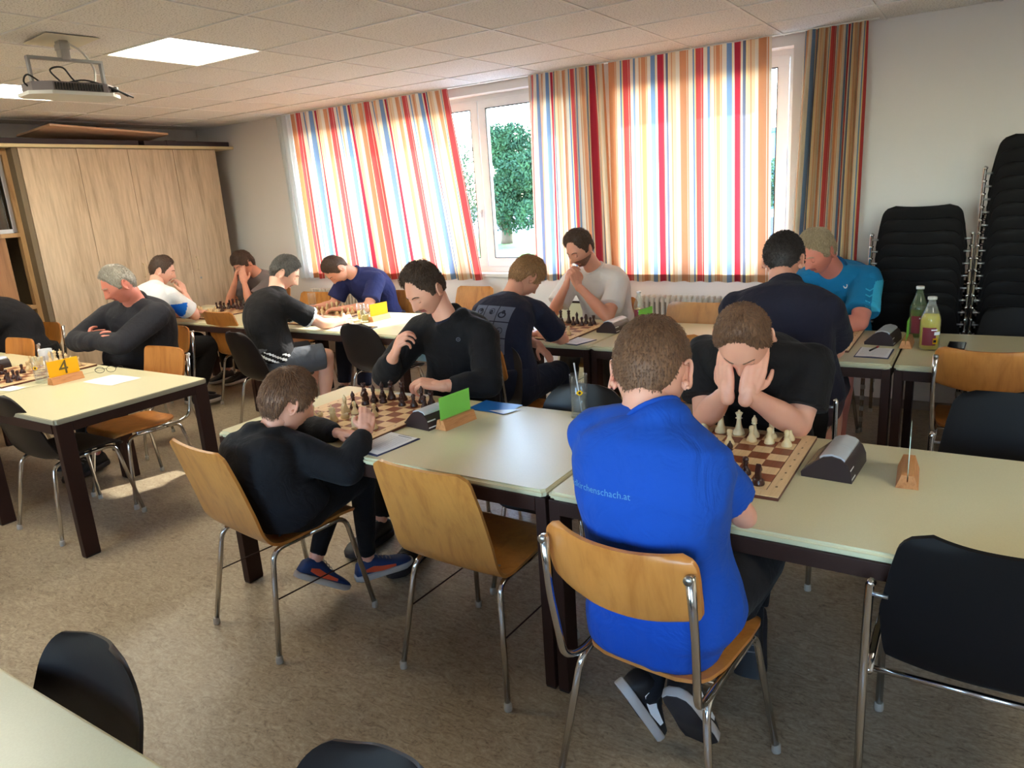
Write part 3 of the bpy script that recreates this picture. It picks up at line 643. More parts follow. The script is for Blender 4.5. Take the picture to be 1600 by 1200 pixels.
CH = [('A', 1.44, -1.49, -.135, 'plywood shell chair the boy in the black hoodie sits on'),
 ('A', 2.335, -1.33, -.03, 'empty plywood shell chair pushed to the front table between both boys'),
 ('A', -1.65, .86, .0, 'empty plywood shell chair between the white shirt man and the grey shorts man'),
 ('A', -.15, 1.93, PI, 'empty plywood chair at the wall under the open window gap'),
 ('A', -.80, 1.62, PI+.1, 'plywood chair the man in the navy polo sits on, by the left curtain'),
 ('A', -1.68, 1.40, PI, 'empty plywood chair below the left end of the striped curtain'),
 ('A', 1.43, 1.50, PI, 'plywood chair behind the young man in the white tee'),
 ('A', 2.13, 1.34, PI, 'empty plywood chair in front of the radiator under the wide curtain'),
 ('A', -2.60, 1.72, PI, 'plywood chair of the youth resting his face in his hand'),
 ('A', 2.92, 1.55, PI-.1, 'plywood chair of the man in the turquoise polo shirt'),
 ('B', 3.125, -1.56, -.10, 'wooden back chair with chrome posts under the boy in the blue tee'),
 ('B', 3.84, .80, .0, 'empty wooden back chair at the back right table, near the phone'),
 ('B', 3.0, .50, .0, 'wooden back chair under the man with the dark navy back'),
 ('B', 1.47, .20, -.12, 'wooden back chair under the youth in the printed navy tee'),
 ('B', 2.32, .80, .0, 'empty wooden back chair seen between the boy in blue and his opponent'),
 ('B', -.58, -.89, PI, 'empty wooden back chair pushed under the number 4 table, seat in view'),
 ('B', -2.17, -1.02, PI, 'small looking wooden chair back behind the white mug at left'),
 ('B', -2.85, -.50, PI+.2, 'wooden back chair of the black clad person cut by the left edge'),
 ('B', -2.2, .22, -.1, 'wooden back chair under the man in the white and blue shirt'),
 ('B', -1.35, -.32, PI-.06, 'wooden back chair under the grey haired man with folded arms'),
 ('C', 2.275, -2.92, PI-.02, 'brown black plastic chair tucked under the bottom left table, rounded back in view'),
 ('C', 3.06, -2.875, PI, 'plastic chair of which only the rounded top shows at the bottom edge'),
 ('C', -.50, -1.36, .0, 'brown black plastic chair in front of the number 4 table'),
 ('C', -.70, .30, -.15, 'brown black plastic chair under the man in grey shorts'),
 ('C', .0, .78, -.05, 'empty brown black plastic chair at the sunlit table, shiny back'),
 ('C', 2.34, -.74, PI, 'dark plastic chair tucked behind the tall water glass'),
 ('C', 1.42, -.10, PI, 'plastic chair under the young man in the black hoodie'),
 ('D', 3.885, -1.25, .0, 'large black shell chair in the bottom right corner of the picture'),
 ('D', 3.945, -.47, PI, 'black shell chair on the far side of the right foreground table'),
 ('D', 3.02, -.14, PI, 'black shell chair under the man holding his head in his hands'),
 ('D', 4.02, 1.42, PI, 'black shell chair at the far side of the bottle table, before the tall stack')]
for c_ in CH: chair(*c_)
ORD = ['lowest', 'second', 'third', 'fourth', 'fifth', 'sixth', 'seventh', 'eighth', 'ninth', 'tenth', 'eleventh', 'twelfth', 'thirteenth', 'topmost']
for (sx, n_, st, gr) in ((3.455, 9, 'short stack', 'chairs of the short black stack'), (4.02, 14, 'tall stack', 'chairs of the tall black stack')):
    for k in range(n_):
        o = dup(made['D'], (sx, 2.02+.0035*k, .0725*k), .0, 'black chair, %s of the %s by the right wall' % ('topmost' if k == n_-1 else ORD[k]+' from the floor', st), gr)
# folded table leaning on the wall behind the white tee player
t_ = thing('folded_table', 'pale folded table with dark rim leaning on the wall behind the white tee player', 'table', (1.03, 2.36, 0))
R_ = Matrix.Rotation(-.06, 4, 'X')
MB().box(-.42, .30, -.012, .012, .0, .70, 0, .002, R_).build('tabletop', M['edge'], t_)
MB().box(-.43, .31, -.016, .016, .70, .716, 0, .002, R_).box(.28, .31, -.035, -.016, .672, .70, 0, .002, R_).build('rim', M['frame_brown'], t_)
# ================================================================ chess
BS = .058*1.075                                   # square side
def make_board(label, x, y, rz):
    t_ = thing('chess_board', label, 'chess board', (x, y, TZ), rz); h = BS*4; o_ = h+.046
    MB().box(-o_, o_, -o_, o_, 0, .011, 0, .002).build('base', M['board_edge'], t_)
    mb = MB()
    for a, b, c_, d in ((-o_, o_, -o_, -h-.002), (-o_, o_, h+.002, o_), (-o_, -h-.002, -h-.002, h+.002), (h+.002, o_, -h-.002, h+.002)): mb.box(a+.001 if a == -o_ else a, b-.001 if b == o_ else b, c_+.001 if c_ == -o_ else c_, d-.001 if d == o_ else d, .0105, .0135)
    mb.build('border', M['board_light'], t_)
    MB().box(-h-.002, h+.002, -h-.002, h+.002, .0105, .0122).build('inlay_line', M['board_edge'], t_)
    return t_
SQ = [MB().box(-BS/2+.0006, BS/2-.0006, -BS/2+.0006, BS/2-.0006, 0, .0018).data('square', M[k]) for k in ('board_dark', 'board_light')]
def fill_board(t_, flip=False):
    for i in range(8):
        for j in range(8): obj('square', SQ[(i+j) % 2], t_, ((i-3.5)*BS, (j-3.5)*BS, .0122))
    for k in range(8):
        c_ = (k-3.5)*BS; o_ = BS*4+.023
        for sgn, s in ((-1, 'HGFEDCBA'[k] if flip else 'ABCDEFGH'[k]), (1, 'HGFEDCBA'[k] if flip else 'ABCDEFGH'[k])):
            text_mesh('border_letter', s, .016, M['ink'], t_, Matrix.Translation((c_, sgn*o_, .0136)))
        for sgn in (-1, 1): text_mesh('border_number', str(8-k if flip else k+1), .016, M['ink'], t_, Matrix.Translation((sgn*o_, c_, .0136)))
base_p = [(.0165, 0), (.0175, .003), (.0165, .008), (.0145, .0115), (.0150, .0135), (.0115, .017)]
def sc(pr, s): return [(a*s, b*s) for a, b in pr]
PR = {'pawn': base_p+[(.0075, .026), (.006, .034), (.0098, .0365), (.0065, .039), (.0088, .043), (.0095, .047), (.0085, .052), (.005, .0555), (.0008, .0568)],
 'rook': sc(base_p, 1.05)+[(.0085, .028), (.0078, .038), (.0105, .043), (.0112, .046), (.0112, .0545), (.0085, .0545), (.0080, .049), (.0008, .049)],
 'bishop': sc(base_p, 1.08)+[(.0075, .032), (.0062, .046), (.0105, .049), (.0068, .051), (.0092, .055), (.0098, .059), (.008, .066), (.004, .0715), (.0028, .073), (.0035, .0755), (.0008, .078)],
 'queen': sc(base_p, 1.2)+[(.0095, .036), (.0070, .056), (.0125, .0595), (.0075, .062), (.0085, .068), (.0125, .0775), (.0105, .0785), (.006, .082), (.0038, .084), (.0042, .0875), (.0008, .089)],
 'king': sc(base_p, 1.25)+[(.0100, .038), (.0075, .060), (.0130, .0635), (.0082, .066), (.009, .072), (.0118, .082), (.009, .085), (.0035, .087), (.0008, .0872)]}
def piece_data(kind, col):
    m_ = [M['piece_white' if col == 'white' else 'piece_black'], M['felt']]; n = 18
    mb = MB()
    if kind == 'knight':
        mb.lathe(sc(base_p, 1.06)+[(.0105, .020), (.009, .021), (.001, .0215)], n)
        pr = [(-.010, .019), (-.0125, .030), (-.0115, .042), (-.006, .053), (-.001, .058), (.0005, .0635), (.003, .058), (.008, .054), (.0145, .047), (.0165, .042), (.014, .039), (.0085, .041), (.004, .040), (.0065, .034), (.0095, .027), (.0105, .019)]
        mb.prism(pr, -.0058, .0058, 'x')
        mb.prism([(y_*.82-.001, z_*.96+.0015) for y_, z_ in pr], -.0075, .0075, 'x')
    else:
        mb.lathe(PR[kind], n)
        if kind == 'king': mb.box(-.0015, .0015, -.0015, .0015, .086, .0985).box(-.0045, .0045, -.0016, .0016, .0915, .0945)
        if kind == 'rook':
            for k in range(6):
                a = k*PI/3; mb.box(.0082, .0112, -.003, .003, .0535, .058, 0, 0, Matrix.Rotation(a, 4, 'Z'))
        if kind == 'queen':
            for k in range(8):
                a = k*PI/4; mb.lathe([(.0016, 0), (.0018, .0018), (.0004, .0035)], 6, (math.cos(a)*.0112, math.sin(a)*.0112, .077))
    me = mb.data(kind, m_); return me
PD = {}
NUM = ['first', 'second', 'third', 'fourth', 'fifth', 'sixth', 'seventh', 'eighth']
def pieces(brd, who, lay):
    """lay: string rows from the far side (row 8) to the near side, capitals are white"""
    nm = {'p': 'pawn', 'r': 'rook', 'n': 'knight', 'b': 'bishop', 'q': 'queen', 'k': 'king'}
    rz = brd.rotation_euler.z; c_, s_ = math.cos(rz), math.sin(rz)
    for r, row in enumerate(lay.split('/')):
        j = 7-r
        for i, ch in enumerate(row):
            if ch == '.': continue
            col = 'white' if ch.isupper() else 'black'; kd = nm[ch.lower()]
            if (kd, col) not in PD: PD[kd, col] = piece_data(kd, col)
            rnd = random.Random(hash((round(brd.location.x*100), i, j)) % 9999)
            x_, y_ = (i-3.5)*BS+rnd.uniform(-.006, .006), (j-3.5)*BS+rnd.uniform(-.006, .006)
            z_ = brd.location.z+.0142
            o = obj(kd if col == 'x' else 'chess_'+kd, PD[kd, col], None, (brd.location.x+c_*x_-s_*y_, brd.location.y+s_*x_+c_*y_, z_), (0, 0, rnd.uniform(-.4, .4)+(PI if (r < 4) == True and kd == 'knight' else 0)))
            o.scale = (1.06, 1.06, 1.06)
            tag(o, '%s %s on %s board, %s row from the front, %s file from left' % (col, kd, who, NUM[j], NUM[i]), 'chess piece', 'chess pieces on the board of '+who.replace("'s", ''))
b1 = make_board('chess board between the boy in the black hoodie and his opponent', 1.475, -.985, -.03); fill_board(b1)
pieces(b1, "hoodie boy's", '.prq.k.r/.pbp.ppp/..n...../..b.p.../..BP.P../...N.P../RP.P...P/..QRK.N.'.replace('.prq', 'r.bq').replace('r.bq.k.r', 'r.bqk.br'))
b2 = make_board('chess board between the boy in blue and the man hiding his face', 3.038, -.902, 0); fill_board(b2, True)
pieces(b2, "blue tee boy's", 'R.BKQBNR/PP...PPP/..P.P.../......../p.ppn.../.....b../pp..p.p./r.q.k.rn'.replace('pp..p.p.', 'pp...np.').replace('r.q.k.rn', 'r.bqk..n'))
b3 = make_board('chess board before the young man in the white tee', 1.33, 1.00, .0); fill_board(b3)
pieces(b3, "white tee man's", 'r.bqkbnr/pp...ppp/..n.p.../...p..../...P..../..N..N../PPP..PPP/R.BQKB.R')
b4 = make_board('chess board before the man in the turquoise polo', 2.93, 1.13, .0); fill_board(b4)
pieces(b4, "turquoise polo man's", 'R.BQK.R./PPP..PP./..N.P..P/......../...pp.../..n..p../ppp..pp./r.bqk..r')
b5 = make_board('chess board on the number 4 table, at the left edge', -1.38, -1.10, .05); fill_board(b5)
pieces(b5, "grey haired man's", 'R.BQKBNR/PPP..PPP/..N..P../...P..../....p.../..n...../ppp..ppp/r.bqkb.r')
b6 = make_board('chess board on the sunlit back table, glowing in the sun', -.96, 1.02, .0); fill_board(b6)
pieces(b6, "grey shorts man's", 'R.BQKBNR/PPPP.PPP/......../....P.../....p.../..n...../pppp.ppp/r.bqkb.r')
b7 = make_board('farthest chess board by the oak cabinet', -2.30, 1.02, .0); fill_board(b7)
pieces(b7, "white shirt man's", 'r.bqkbnr/pppp.ppp/......../....p.../....P.../..N...../PPPP.PPP/R.BQKB.R')

# ================================================================ clocks, card stands, sheets
CP = [(-.068, 0), (-.070, .014), (-.030, .052), (-.012, .066), (.010, .071), (.034, .066), (.054, .050), (.064, .026), (.066, 0)]
def clock(label, x, y, rz, s=1.08):
    t_ = thing('chess_clock', label, 'chess clock', (x, y, TZ), rz)
    mb = MB().prism([(a*s, b*s) for a, b in CP], -.098*s, .098*s, 'y', 0, True); me = mb.data('casing', M['clock']); smooth_by_angle(me, 50); obj('casing', me, t_)
    lv = [(-.022, .0605), (-.012, .0665), (.010, .0718), (.034, .0668), (.044, .0595)]; n = len(lv)
    for yy, (ya, yb) in enumerate(((-.092, -.004), (-.002, .092))):
        q = MB().prism([(a*s, (b+.0045)*s) for a, b in lv]+[(a*s, (b-.002)*s) for a, b in reversed(lv)], ya*s, yb*s, 'y', 0, True); me = q.data('lever', M['silver']); smooth_by_angle(me, 50); obj('lever', me, t_)
    d = Vector((.040, 0, .038)).normalized(); nn = Vector((-d.z, 0, d.x))
    R_ = Matrix(((d.x, 0, nn.x, 0), (0, 1, 0, 0), (d.z, 0, nn.z, 0), (0, 0, 0, 1)))
    T_ = Matrix.Translation((-.069*s, 0, .0145*s)) @ R_
    me = MB().box(.006*s, .044*s, -.075*s, .075*s, .0002, .0016).data('display', M['lcd']); me.transform(T_); obj('display', me, t_)
    a = Vector((.0655, 0, .005)); b = Vector((.0585, 0, .040)); d = (b-a).normalized(); nn = Vector((d.z, 0, -d.x))
    me = mesh_data('label', [Vector((a.x, yy_, a.z))*1.0 for yy_ in (0,)] or [], [], M['white']) if False else MB().box(.004, .036, .045*s, .088*s, .0002, .0012).data('sticker', [M['white']])
    T2 = Matrix(((d.x, 0, nn.x, a.x*s), (0, 1, 0, -.14*s*1), (d.z, 0, nn.z, a.z*s), (0, 0, 0, 1))); me.transform(T2); st_ = obj('sticker', me, t_)
    tm = text_mesh('sticker_mark', 'DGT', .012, M['dark'], st_, T2 @ Matrix.Translation((.02, .066*s, .0013)) @ Matrix.Rotation(PI/2, 4, 'Z')) if False else None
    mk = MB().tube([Vector((.012+.0, .0, 0))+Vector((.007*math.cos(k*PI/5), .007*math.sin(k*PI/5), 0)) for k in range(11)], .0009, 5).box(-.0005+.012, .0125, -.006, .006, -.0005, .0006).data('sticker_mark', M['dark']); mk.transform(T2 @ Matrix.Translation((.006, .058*s, .0012))); obj('sticker_mark', mk, st_)
    me = MB().box(-.035*s, .035*s, -.0005, .0005, .003, .05).data('grip', M['dark']); 
    return t_
clock('dark digital chess clock between the board of the hoodie boy and the green card', 1.845, -.945, -.12)
clock('dark digital chess clock right of the board of the boy in blue', 3.435, -.865, -.06, 1.12)
clock('dark chess clock beside the board of the white tee player', 1.745, 1.12, -.05)
clock('dark chess clock beside the bottles on the back right row', 3.355, 1.16, -.1)
clock('chess clock half cut by the left edge, grey display in view', -1.79, -1.14, PI*.0+.1)
def stand(label, x, y, rz, card, num=None, cw=.092, chh=.095, cz=.0, name='card_stand'):
    t_ = thing(name, label, 'table number stand', (x, y, TZ), rz)
    w_, d_, h_ = .031, .095, .042
    MB().prism([(-w_, 0), (w_, 0), (.017, h_), (.0016, h_), (.0016, h_-.02), (-.0016, h_-.02), (-.0016, h_), (-.017, h_)], -d_, d_, 'y').build('block', M['stand_wood'], t_)
    c_ = MB().box(-.0008, .0008, -cw, cw, h_-.02, h_+chh).build('card', M[card], t_)
    if num:
        for sx in (1, -1):
            mt = Matrix.Translation((sx*.001, 0, h_+chh*.45)) @ Matrix.Rotation(sx*PI/2, 4, 'Z') @ Matrix.Rotation(PI/2, 4, 'X')
            o = text_mesh('card_number', num, .12, mat('brown_number', c3(92, 70, 10), .6), c_, mt, .0003)
            bmx = o.data; 
    return t_
stand('green card in a wooden stand beside the clock of the hoodie boy', 1.955, -.935, -.12, 'card_green')
stand('pale card seen edge on in a wooden stand on the right foreground table', 3.645, -.86, .058, 'card_pale', None, .075, .12)
stand('yellow card with the number 4 in a wooden stand', -.845, -1.12, .05, 'card_yellow', '4')
stand('yellow card in a stand by the glasses on the sunlit table', -.30, 1.08, -.1, 'card_yellow')
stand('green card behind the head of the boy in blue', 1.93, 1.22, -.12, 'card_green')
stand('small wooden card stand beside the green bottle', 3.475, 1.10, .0, 'card_green', None, .07, .10)
def sheet(name, label, x, y, rz, w_, h_, m='paper', cat='paper', clip=None, lines=0, th=.0008, z=0, head=False):
    t_ = thing(name, label, cat, (x, y, TZ+z), rz); z0 = 0
    if clip: MB().box(-w_/2-.006, w_/2+.006, -h_/2-.008, h_/2+.006, 0, .003, 0, .001).build('backing_board', M[clip], t_); z0 = .003
    V = []; F = []; rnd = random.Random(int(x*1000)); nx = 8
    for j in range(nx+1):
        for i in range(nx+1): V.append((-w_/2+w_*i/nx, -h_/2+h_*j/nx, z0+.0008+.0012*math.sin(i*.7+j*.5+x*9)+.0012))
    for j in range(nx):
        for i in range(nx): a = j*(nx+1)+i; F.append((a, a+1, a+nx+2, a+nx+1))
    me = mesh_data('sheet', V, F, M[m]); obj('sheet', me, t_)
    if lines:
        mb = MB(); zz = z0+.0042
        for k in range(lines): yy = h_*.34-k*h_*.72/lines; mb.box(-w_*.42, w_*.42, yy, yy+.0008, zz-.0002, zz)
        mb.box(-w_*.001, w_*.001, -h_*.38, h_*.34, zz-.0002, zz)
        if head: mb.box(-w_*.1, w_*.38, h_*.40, h_*.43, zz-.0002, zz)
        mb.build('printed_lines', mat('grey_print', c3(150, 150, 160), .8), t_)
    return t_
sheet('score_sheet', 'score sheet on a board next to the sleeve of the hoodie boy', 1.835, -1.255, -.12, .16, .215, clip='clipboard', lines=20, cat='score sheet', head=True)
sheet('folder', 'glossy blue folder with white corner lying on the front table', 1.975, -.672, -.06, .21, .15, 'blue_sheet', 'folder')
sheet('score_sheet', 'white sheet under the elbow of the young man in the black hoodie', 1.46, -.665, .1, .2, .1, lines=6, cat='score sheet')
sheet('score_sheet', 'clipboard score sheet with a red pen on the back right row', 3.345, .86, -.02, .15, .22, clip='clipboard', lines=18, cat='score sheet')
sheet('score_sheet', 'score sheet at the seam of the small back table', 1.62, .74, -.25, .26, .18, clip='clipboard', lines=16, cat='score sheet')
sheet('score_sheet', 'blank folded sheet beside the eyeglasses on the number 4 table', -.56, -1.0, .05, .29, .19, cat='score sheet')
sheet('score_sheet', 'small sheet in front of the board at the left edge', -1.02, -1.36, .15, .16, .10, lines=6, cat='score sheet')
sheet('score_sheet', 'sunlit score sheet under the hand of the man in grey shorts', -.42, .78, .2, .2, .24, lines=10, cat='score sheet')
sheet('score_sheet', 'sheet before the man in the navy polo', -1.2, 1.34, .1, .2, .14, lines=8, cat='score sheet')
c_ = thing('white_corner_label', 'white printed corner sheet sticking out of the blue folder', 'paper', (2.045, -.70, TZ+.0045), -.35)
mesh = mesh_data('sheet', [(-.045, -.05, 0), (.05, -.04, 0), (.05, .06, 0)], [(0, 1, 2)], M['silver'], False); obj('sheet', mesh, c_)
tag(MB().tube([(0, -.045, 0), (0, .035, 0)], .0045, 10).tube([(0, .035, 0), (0, .07, 0)], .0047, 10, 1).build('pen', [M['dark'], M['red']], None, (3.335, .90, TZ+.0135), (0, 0, -.25)), 'dark red pen lying on the clipboard', 'pen')
t_ = thing('mobile_phone', 'black mobile phone lying right of the yellow bottle', 'phone', (3.705, 1.125, TZ), -.03)
MB().box(-.04, .04, -.085, .085, 0, .009, 0, .003).build('body', M['dark'], t_); MB().box(-.036, .036, -.08, .08, .009, .0096).build('screen', M['phone'], t_)
t_ = thing('eyeglass_case', 'black open case and phone lying on the corner of the sunlit table', 'phone', (-.15, .73, TZ), .15)
MB().box(-.09, .09, -.06, .06, 0, .010, 0, .003).build('body', M['dark'], t_); MB().box(-.08, .08, -.05, .05, .010, .0106).build('screen', M['phone'], t_)

# ================================================================ bottles, glasses, mug, eyeglasses
def bottle(label, x, y, h, r, liquid, fill, cap, labelcol=None, glasscol=(.95, .97, .95, 1)):
    t_ = thing('glass_bottle', label, 'bottle', (x, y, TZ))
    pr = [(r*.92, 0), (r, .006), (r*.98, h*.30), (r, h*.56), (r*.93, h*.62), (r*.62, h*.77), (r*.38, h*.89), (r*.34, h*.95), (r*.38, h*.955), (r*.38, h*.97)]
    inner = [(max(a-.0025, .002), max(b, .005)) for a, b in reversed(pr)]
    MB().lathe(pr+inner, 28, cap=False).build('glass_body', thin('bottle_glass_'+liquid, glasscol, .05), t_)
    fl = [(a-.0028, max(b, .0055)) for a, b in pr if b < h*fill]; 
    rr = np.interp(h*fill, [b for a, b in pr], [a for a, b in pr])-.0028; fl += [(rr, h*fill), (.0005, h*fill)]
    lm = mat(liquid, LIQ[liquid], .08); P(lm).inputs['Transmission Weight'].default_value = .55 if liquid != 'yellow_lemonade' else .25; P(lm).inputs['IOR'].default_value = 1.33
    MB().lathe(fl, 24).build('liquid', lm, t_)
    MB().lathe([(r*.44, h*.95), (r*.45, h*.97), (r*.45, h), (r*.40, h*1.006), (.0005, h*1.006)], 20).build('cap', M[cap], t_)
    if labelcol:
        n = 16
        V = []; F = []
        for k in range(n+1):
            a = -2.25+1.35*k/n
            for z_ in (h*.10, h*.44): V.append(((r+.0006)*math.cos(a), (r+.0006)*math.sin(a), z_))
        for k in range(n): F.append((2*k, 2*k+2, 2*k+3, 2*k+1))
        l_ = obj('label', mesh_data('label', V, F, mat('maroon_label', c3(*labelcol), .6)), t_)
        for k, (a0, z0, z1, w_, cm) in enumerate([(-.95, .13, .24, .5, 'card_yellow'), (-.75, .30, .36, .7, 'white'), (-1.1, .385, .41, .6, 'paper'), (-1.0, .16, .21, .3, 'dark')]):
            V = []; F = []
            for q in range(7):
                a = a0-w_/2+w_*q/6
                for z_ in (h*z0, h*z1): V.append(((r+.0010+.0003*k)*math.cos(a), (r+.0010+.0003*k)*math.sin(a), z_))
            for q in range(6): F.append((2*q, 2*q+2, 2*q+3, 2*q+1))
            obj('label_print', mesh_data('label_print', V, F, M[cm]), l_)
    return t_
LIQ = {'yellow_lemonade': c3(238, 214, 60), 'green_lemonade': c3(150, 160, 60), 'apple_spritzer': c3(232, 206, 130)}
bottle('bottle of yellow lemonade with a maroon label', 3.582, 1.03, .275, .049, 'yellow_lemonade', .68, 'white_plastic', (122, 40, 52))
bottle('darker green lemonade bottle standing behind the yellow one', 3.505, 1.33, .285, .046, 'green_lemonade', .55, 'white_plastic', (120, 60, 40), (.75, .85, .65, 1))
bottle('clear half empty bottle in front of the wide curtain', 1.80, 1.50-.08, .215, .036, 'apple_spritzer', .45, 'silver', (224, 190, 90))
def glass(label, x, y, h, r, fill, spoon=False, logo=True, liq='water'):
    t_ = thing('drinking_glass', label, 'glass', (x, y, TZ))
    MB().lathe([(r*.95, 0), (r*.93, .004), (r*.96, h*.4), (r, h), (r-.002, h+.001), (r-.0035, h), (r*.96-.0035, h*.4), (r*.9-.003, .012), (.001, .010)], 28, cap=False).lathe([(.001, .0), (r*.95, 0)], 28, cap=False).build('glass_body', M['glass'], t_)
    MB().lathe([(.001, .0105), (r*.9-.0035, .0125), (r*.96-.004, h*.4), (r*.975-.004, h*fill), (.001, h*fill)], 24, cap=False).build('liquid', M[liq], t_)
    if logo:
        l_ = MB(); V = []; F = []
        for k in range(9):
            a = -1.35+.7*k/8
            hh = .011*math.sin(PI*(k+.6)/9.2)
            for z_ in (h*.62-hh, h*.62+hh): V.append(((r+.0012)*math.cos(a), (r+.0012)*math.sin(a), z_))
        for k in range(8): F.append((2*k, 2*k+2, 2*k+3, 2*k+1))
        lo = obj('emblem', mesh_data('emblem', V, F, M['card_yellow']), t_); V = []; F = []
        for k, (da, hz) in enumerate([(-.16, .001), (-.08, .004), (0, .0075), (.08, .004), (.16, .001)]):
            V += [((r+.0018)*math.cos(-1.0+da), (r+.0018)*math.sin(-1.0+da), h*.62-hz), ((r+.0018)*math.cos(-1.0+da), (r+.0018)*math.sin(-1.0+da), h*.62+hz)]
        F = [(2*k, 2*k+2, 2*k+3, 2*k+1) for k in range(4)]; obj('emblem_figure', mesh_data('emblem_figure', V, F, M['dark']), lo)
    if spoon: tag(MB().tube([(.012, .0, .015), (-.022, .01, h+.045)], [.0022, .0035], 8).build('stirring_stick', M['silver'], None, (x, y, TZ)), 'grey stirring stick leaning in the tall water glass', 'stick')
    return t_
M['juice'] = mat('yellow_juice', c3(250, 220, 110), .1); P(M['juice']).inputs['Transmission Weight'].default_value = .4
glass('tall glass of water with a yellow emblem and a stick, beside the boy in blue', 2.40, -.66, .185, .038, .55, True)
glass('glass of water with an emblem before the left chess board', -.985, -1.19, .155, .040, .5)
glass('sunlit glass standing behind the writing hand of the man in grey shorts', -.44, 1.02, .14, .036, .6, False, False, 'juice')
glass('second sunlit glass closest to the yellow card', -.36, .98, .14, .036, .4, False, False, 'juice')
glass('tall empty glass at the far left end of the sunlit table', -1.30, 1.30, .17, .036, .1, False, False)
t_ = thing('white_mug', 'white mug with a round handle at the left picture edge', 'mug', (-1.60, -.86, TZ), .3)
MB().lathe([(.036, 0), (.042, .005), (.043, .095), (.041, .098), (.039, .095), (.037, .008), (.001, .006)], 28, cap=False).lathe([(.001, .001), (.036, 0)], 28, cap=False).build('mug_body', mat('white_ceramic', c3(222, 224, 230), .25), t_)
MB().tube(bez([(.040, 0, .082), (.062, 0, .085), (.075, 0, .055), (.062, 0, .022), (.040, 0, .02)], 5), .005, 8).build('handle', MATS['white_ceramic'], t_)
t_ = thing('eyeglasses', 'pair of black rimmed eyeglasses lying folded out on the table', 'eyeglasses', (-.80, -.90, TZ+.002), .75)
for s_ in (-1, 1):
    rim = [(s_*.033+.026*math.cos(a)*1.05, 0, .022+.019*math.sin(a)) for a in [2*PI*k/16 for k in range(17)]]
    MB().tube(rim, .0014, 6, cap=False).build('rim', M['dark'], t_)
    MB().tube(bez([(s_*.062, 0, .026), (s_*.064, .06, .024), (s_*.062, .11, .012), (s_*.058, .135, .003)], 4), .0018, 6).build('temple', M['dark'], t_)
MB().tube(bez([(-.008, 0, .026), (0, -.003, .030), (.008, 0, .026)], 4), .0015, 6).build('bridge', M['dark'], t_)
# a light blue bag hanging under the sunlit table
t_ = thing('blue_bag', 'light blue patterned bag under the sunlit table', 'bag', (-.02, 1.22, .0))
MB().box(-.10, .12, -.07, .07, .40, .66, 0, .03).build('bag_body', mat('light_blue_fabric', c3(150, 200, 226), .7), t_)
mb = MB()
for k, (a, b) in enumerate([(-.06, .55), (.0, .52), (-.08, .50), (.04, .6), (.05, .50)]): mb.tube(bez([(a, -.0715, b), (a+.02, -.0725, b-.02), (a-.01, -.0725, b-.05)], 3), .006, 5)
mb.build('leaf_print', M['dark'], t_)
mb = MB(); 
for s_ in (-1, 1): mb.tube([(s_*.08+.01, 0, .64), (s_*.08+.01, 0, .718)], .006, 6)
mb.build('strap', M['dark'], t_)
# ================================================================ people
def skinmat(name, c_, red=(200, 110, 90)):
    m = mat(name, c3(*c_), .5); n = noise(m, coords(m, 'Object', (1, 1, 1)), 14, 3)
    L(m, mixc(m, .22, c3(*c_), ramp(m, n, [(.35, c3(*[int(a*.5+b*.5) for a, b in zip(c_, red)])), (.65, c3(*c_))])), P(m).inputs['Base Color'])
    P(m).inputs['Subsurface Weight'].default_value = .12; P(m).inputs['Subsurface Radius'].default_value = (.012, .005, .003); P(m).inputs['Subsurface Scale'].default_value = .5
    return m
def cloth(name, c_, rough=.85, wr=.5):
    m = mat(name, c3(*c_), rough, spec=.25)
    v = coords(m); a = noise(m, v, 9, 3, .55, 1.2); b = noise(m, v, 420, 2)
    h = N(m, 'Math', operation='ADD'); s = N(m, 'Math', operation='MULTIPLY'); s.inputs[1].default_value = .04
    L(m, b, s.inputs[0]); L(m, a, h.inputs[0]); L(m, s.outputs[0], h.inputs[1]); bump(m, h.outputs[0], wr, .02); P(m).inputs['Sheen Weight'].default_value = .03; return m
def hairmat(name, c_, c2):
    m = mat(name, c3(*c_), .55); n = noise(m, coords(m, 'Object', (60, 60, 14)), 3, 4, .6)
    L(m, ramp(m, n, [(.3, c3(*c_)), (.7, c3(*c2))]), P(m).inputs['Base Color']); bump(m, n, .5, .004); return m
def unit(v): return Vector(v).normalized()
def rings(MBo, C_, A, B, U, W, n=20, p=2.3):
    """closed loft of superellipse rings: centres C_, half axes A along U and B along W"""
    V = []; F = []
    for c_, a, b, u, w_ in zip(C_, A, B, U, W):
        for k in range(n):
            t = 2*PI*k/n; cx, sx = math.cos(t), math.sin(t)
            V.append(c_+u*(a*math.copysign(abs(cx)**(2/p), cx))+w_*(b*math.copysign(abs(sx)**(2/p), sx)))
    m_ = len(C_)
    for i in range(m_-1):
        for k in range(n): F.append((i*n+k, i*n+(k+1) % n, (i+1)*n+(k+1) % n, (i+1)*n+k))
    F.append(tuple(range(n-1, -1, -1))); F.append(tuple((m_-1)*n+k for k in range(n))); MBo.add(V, F)
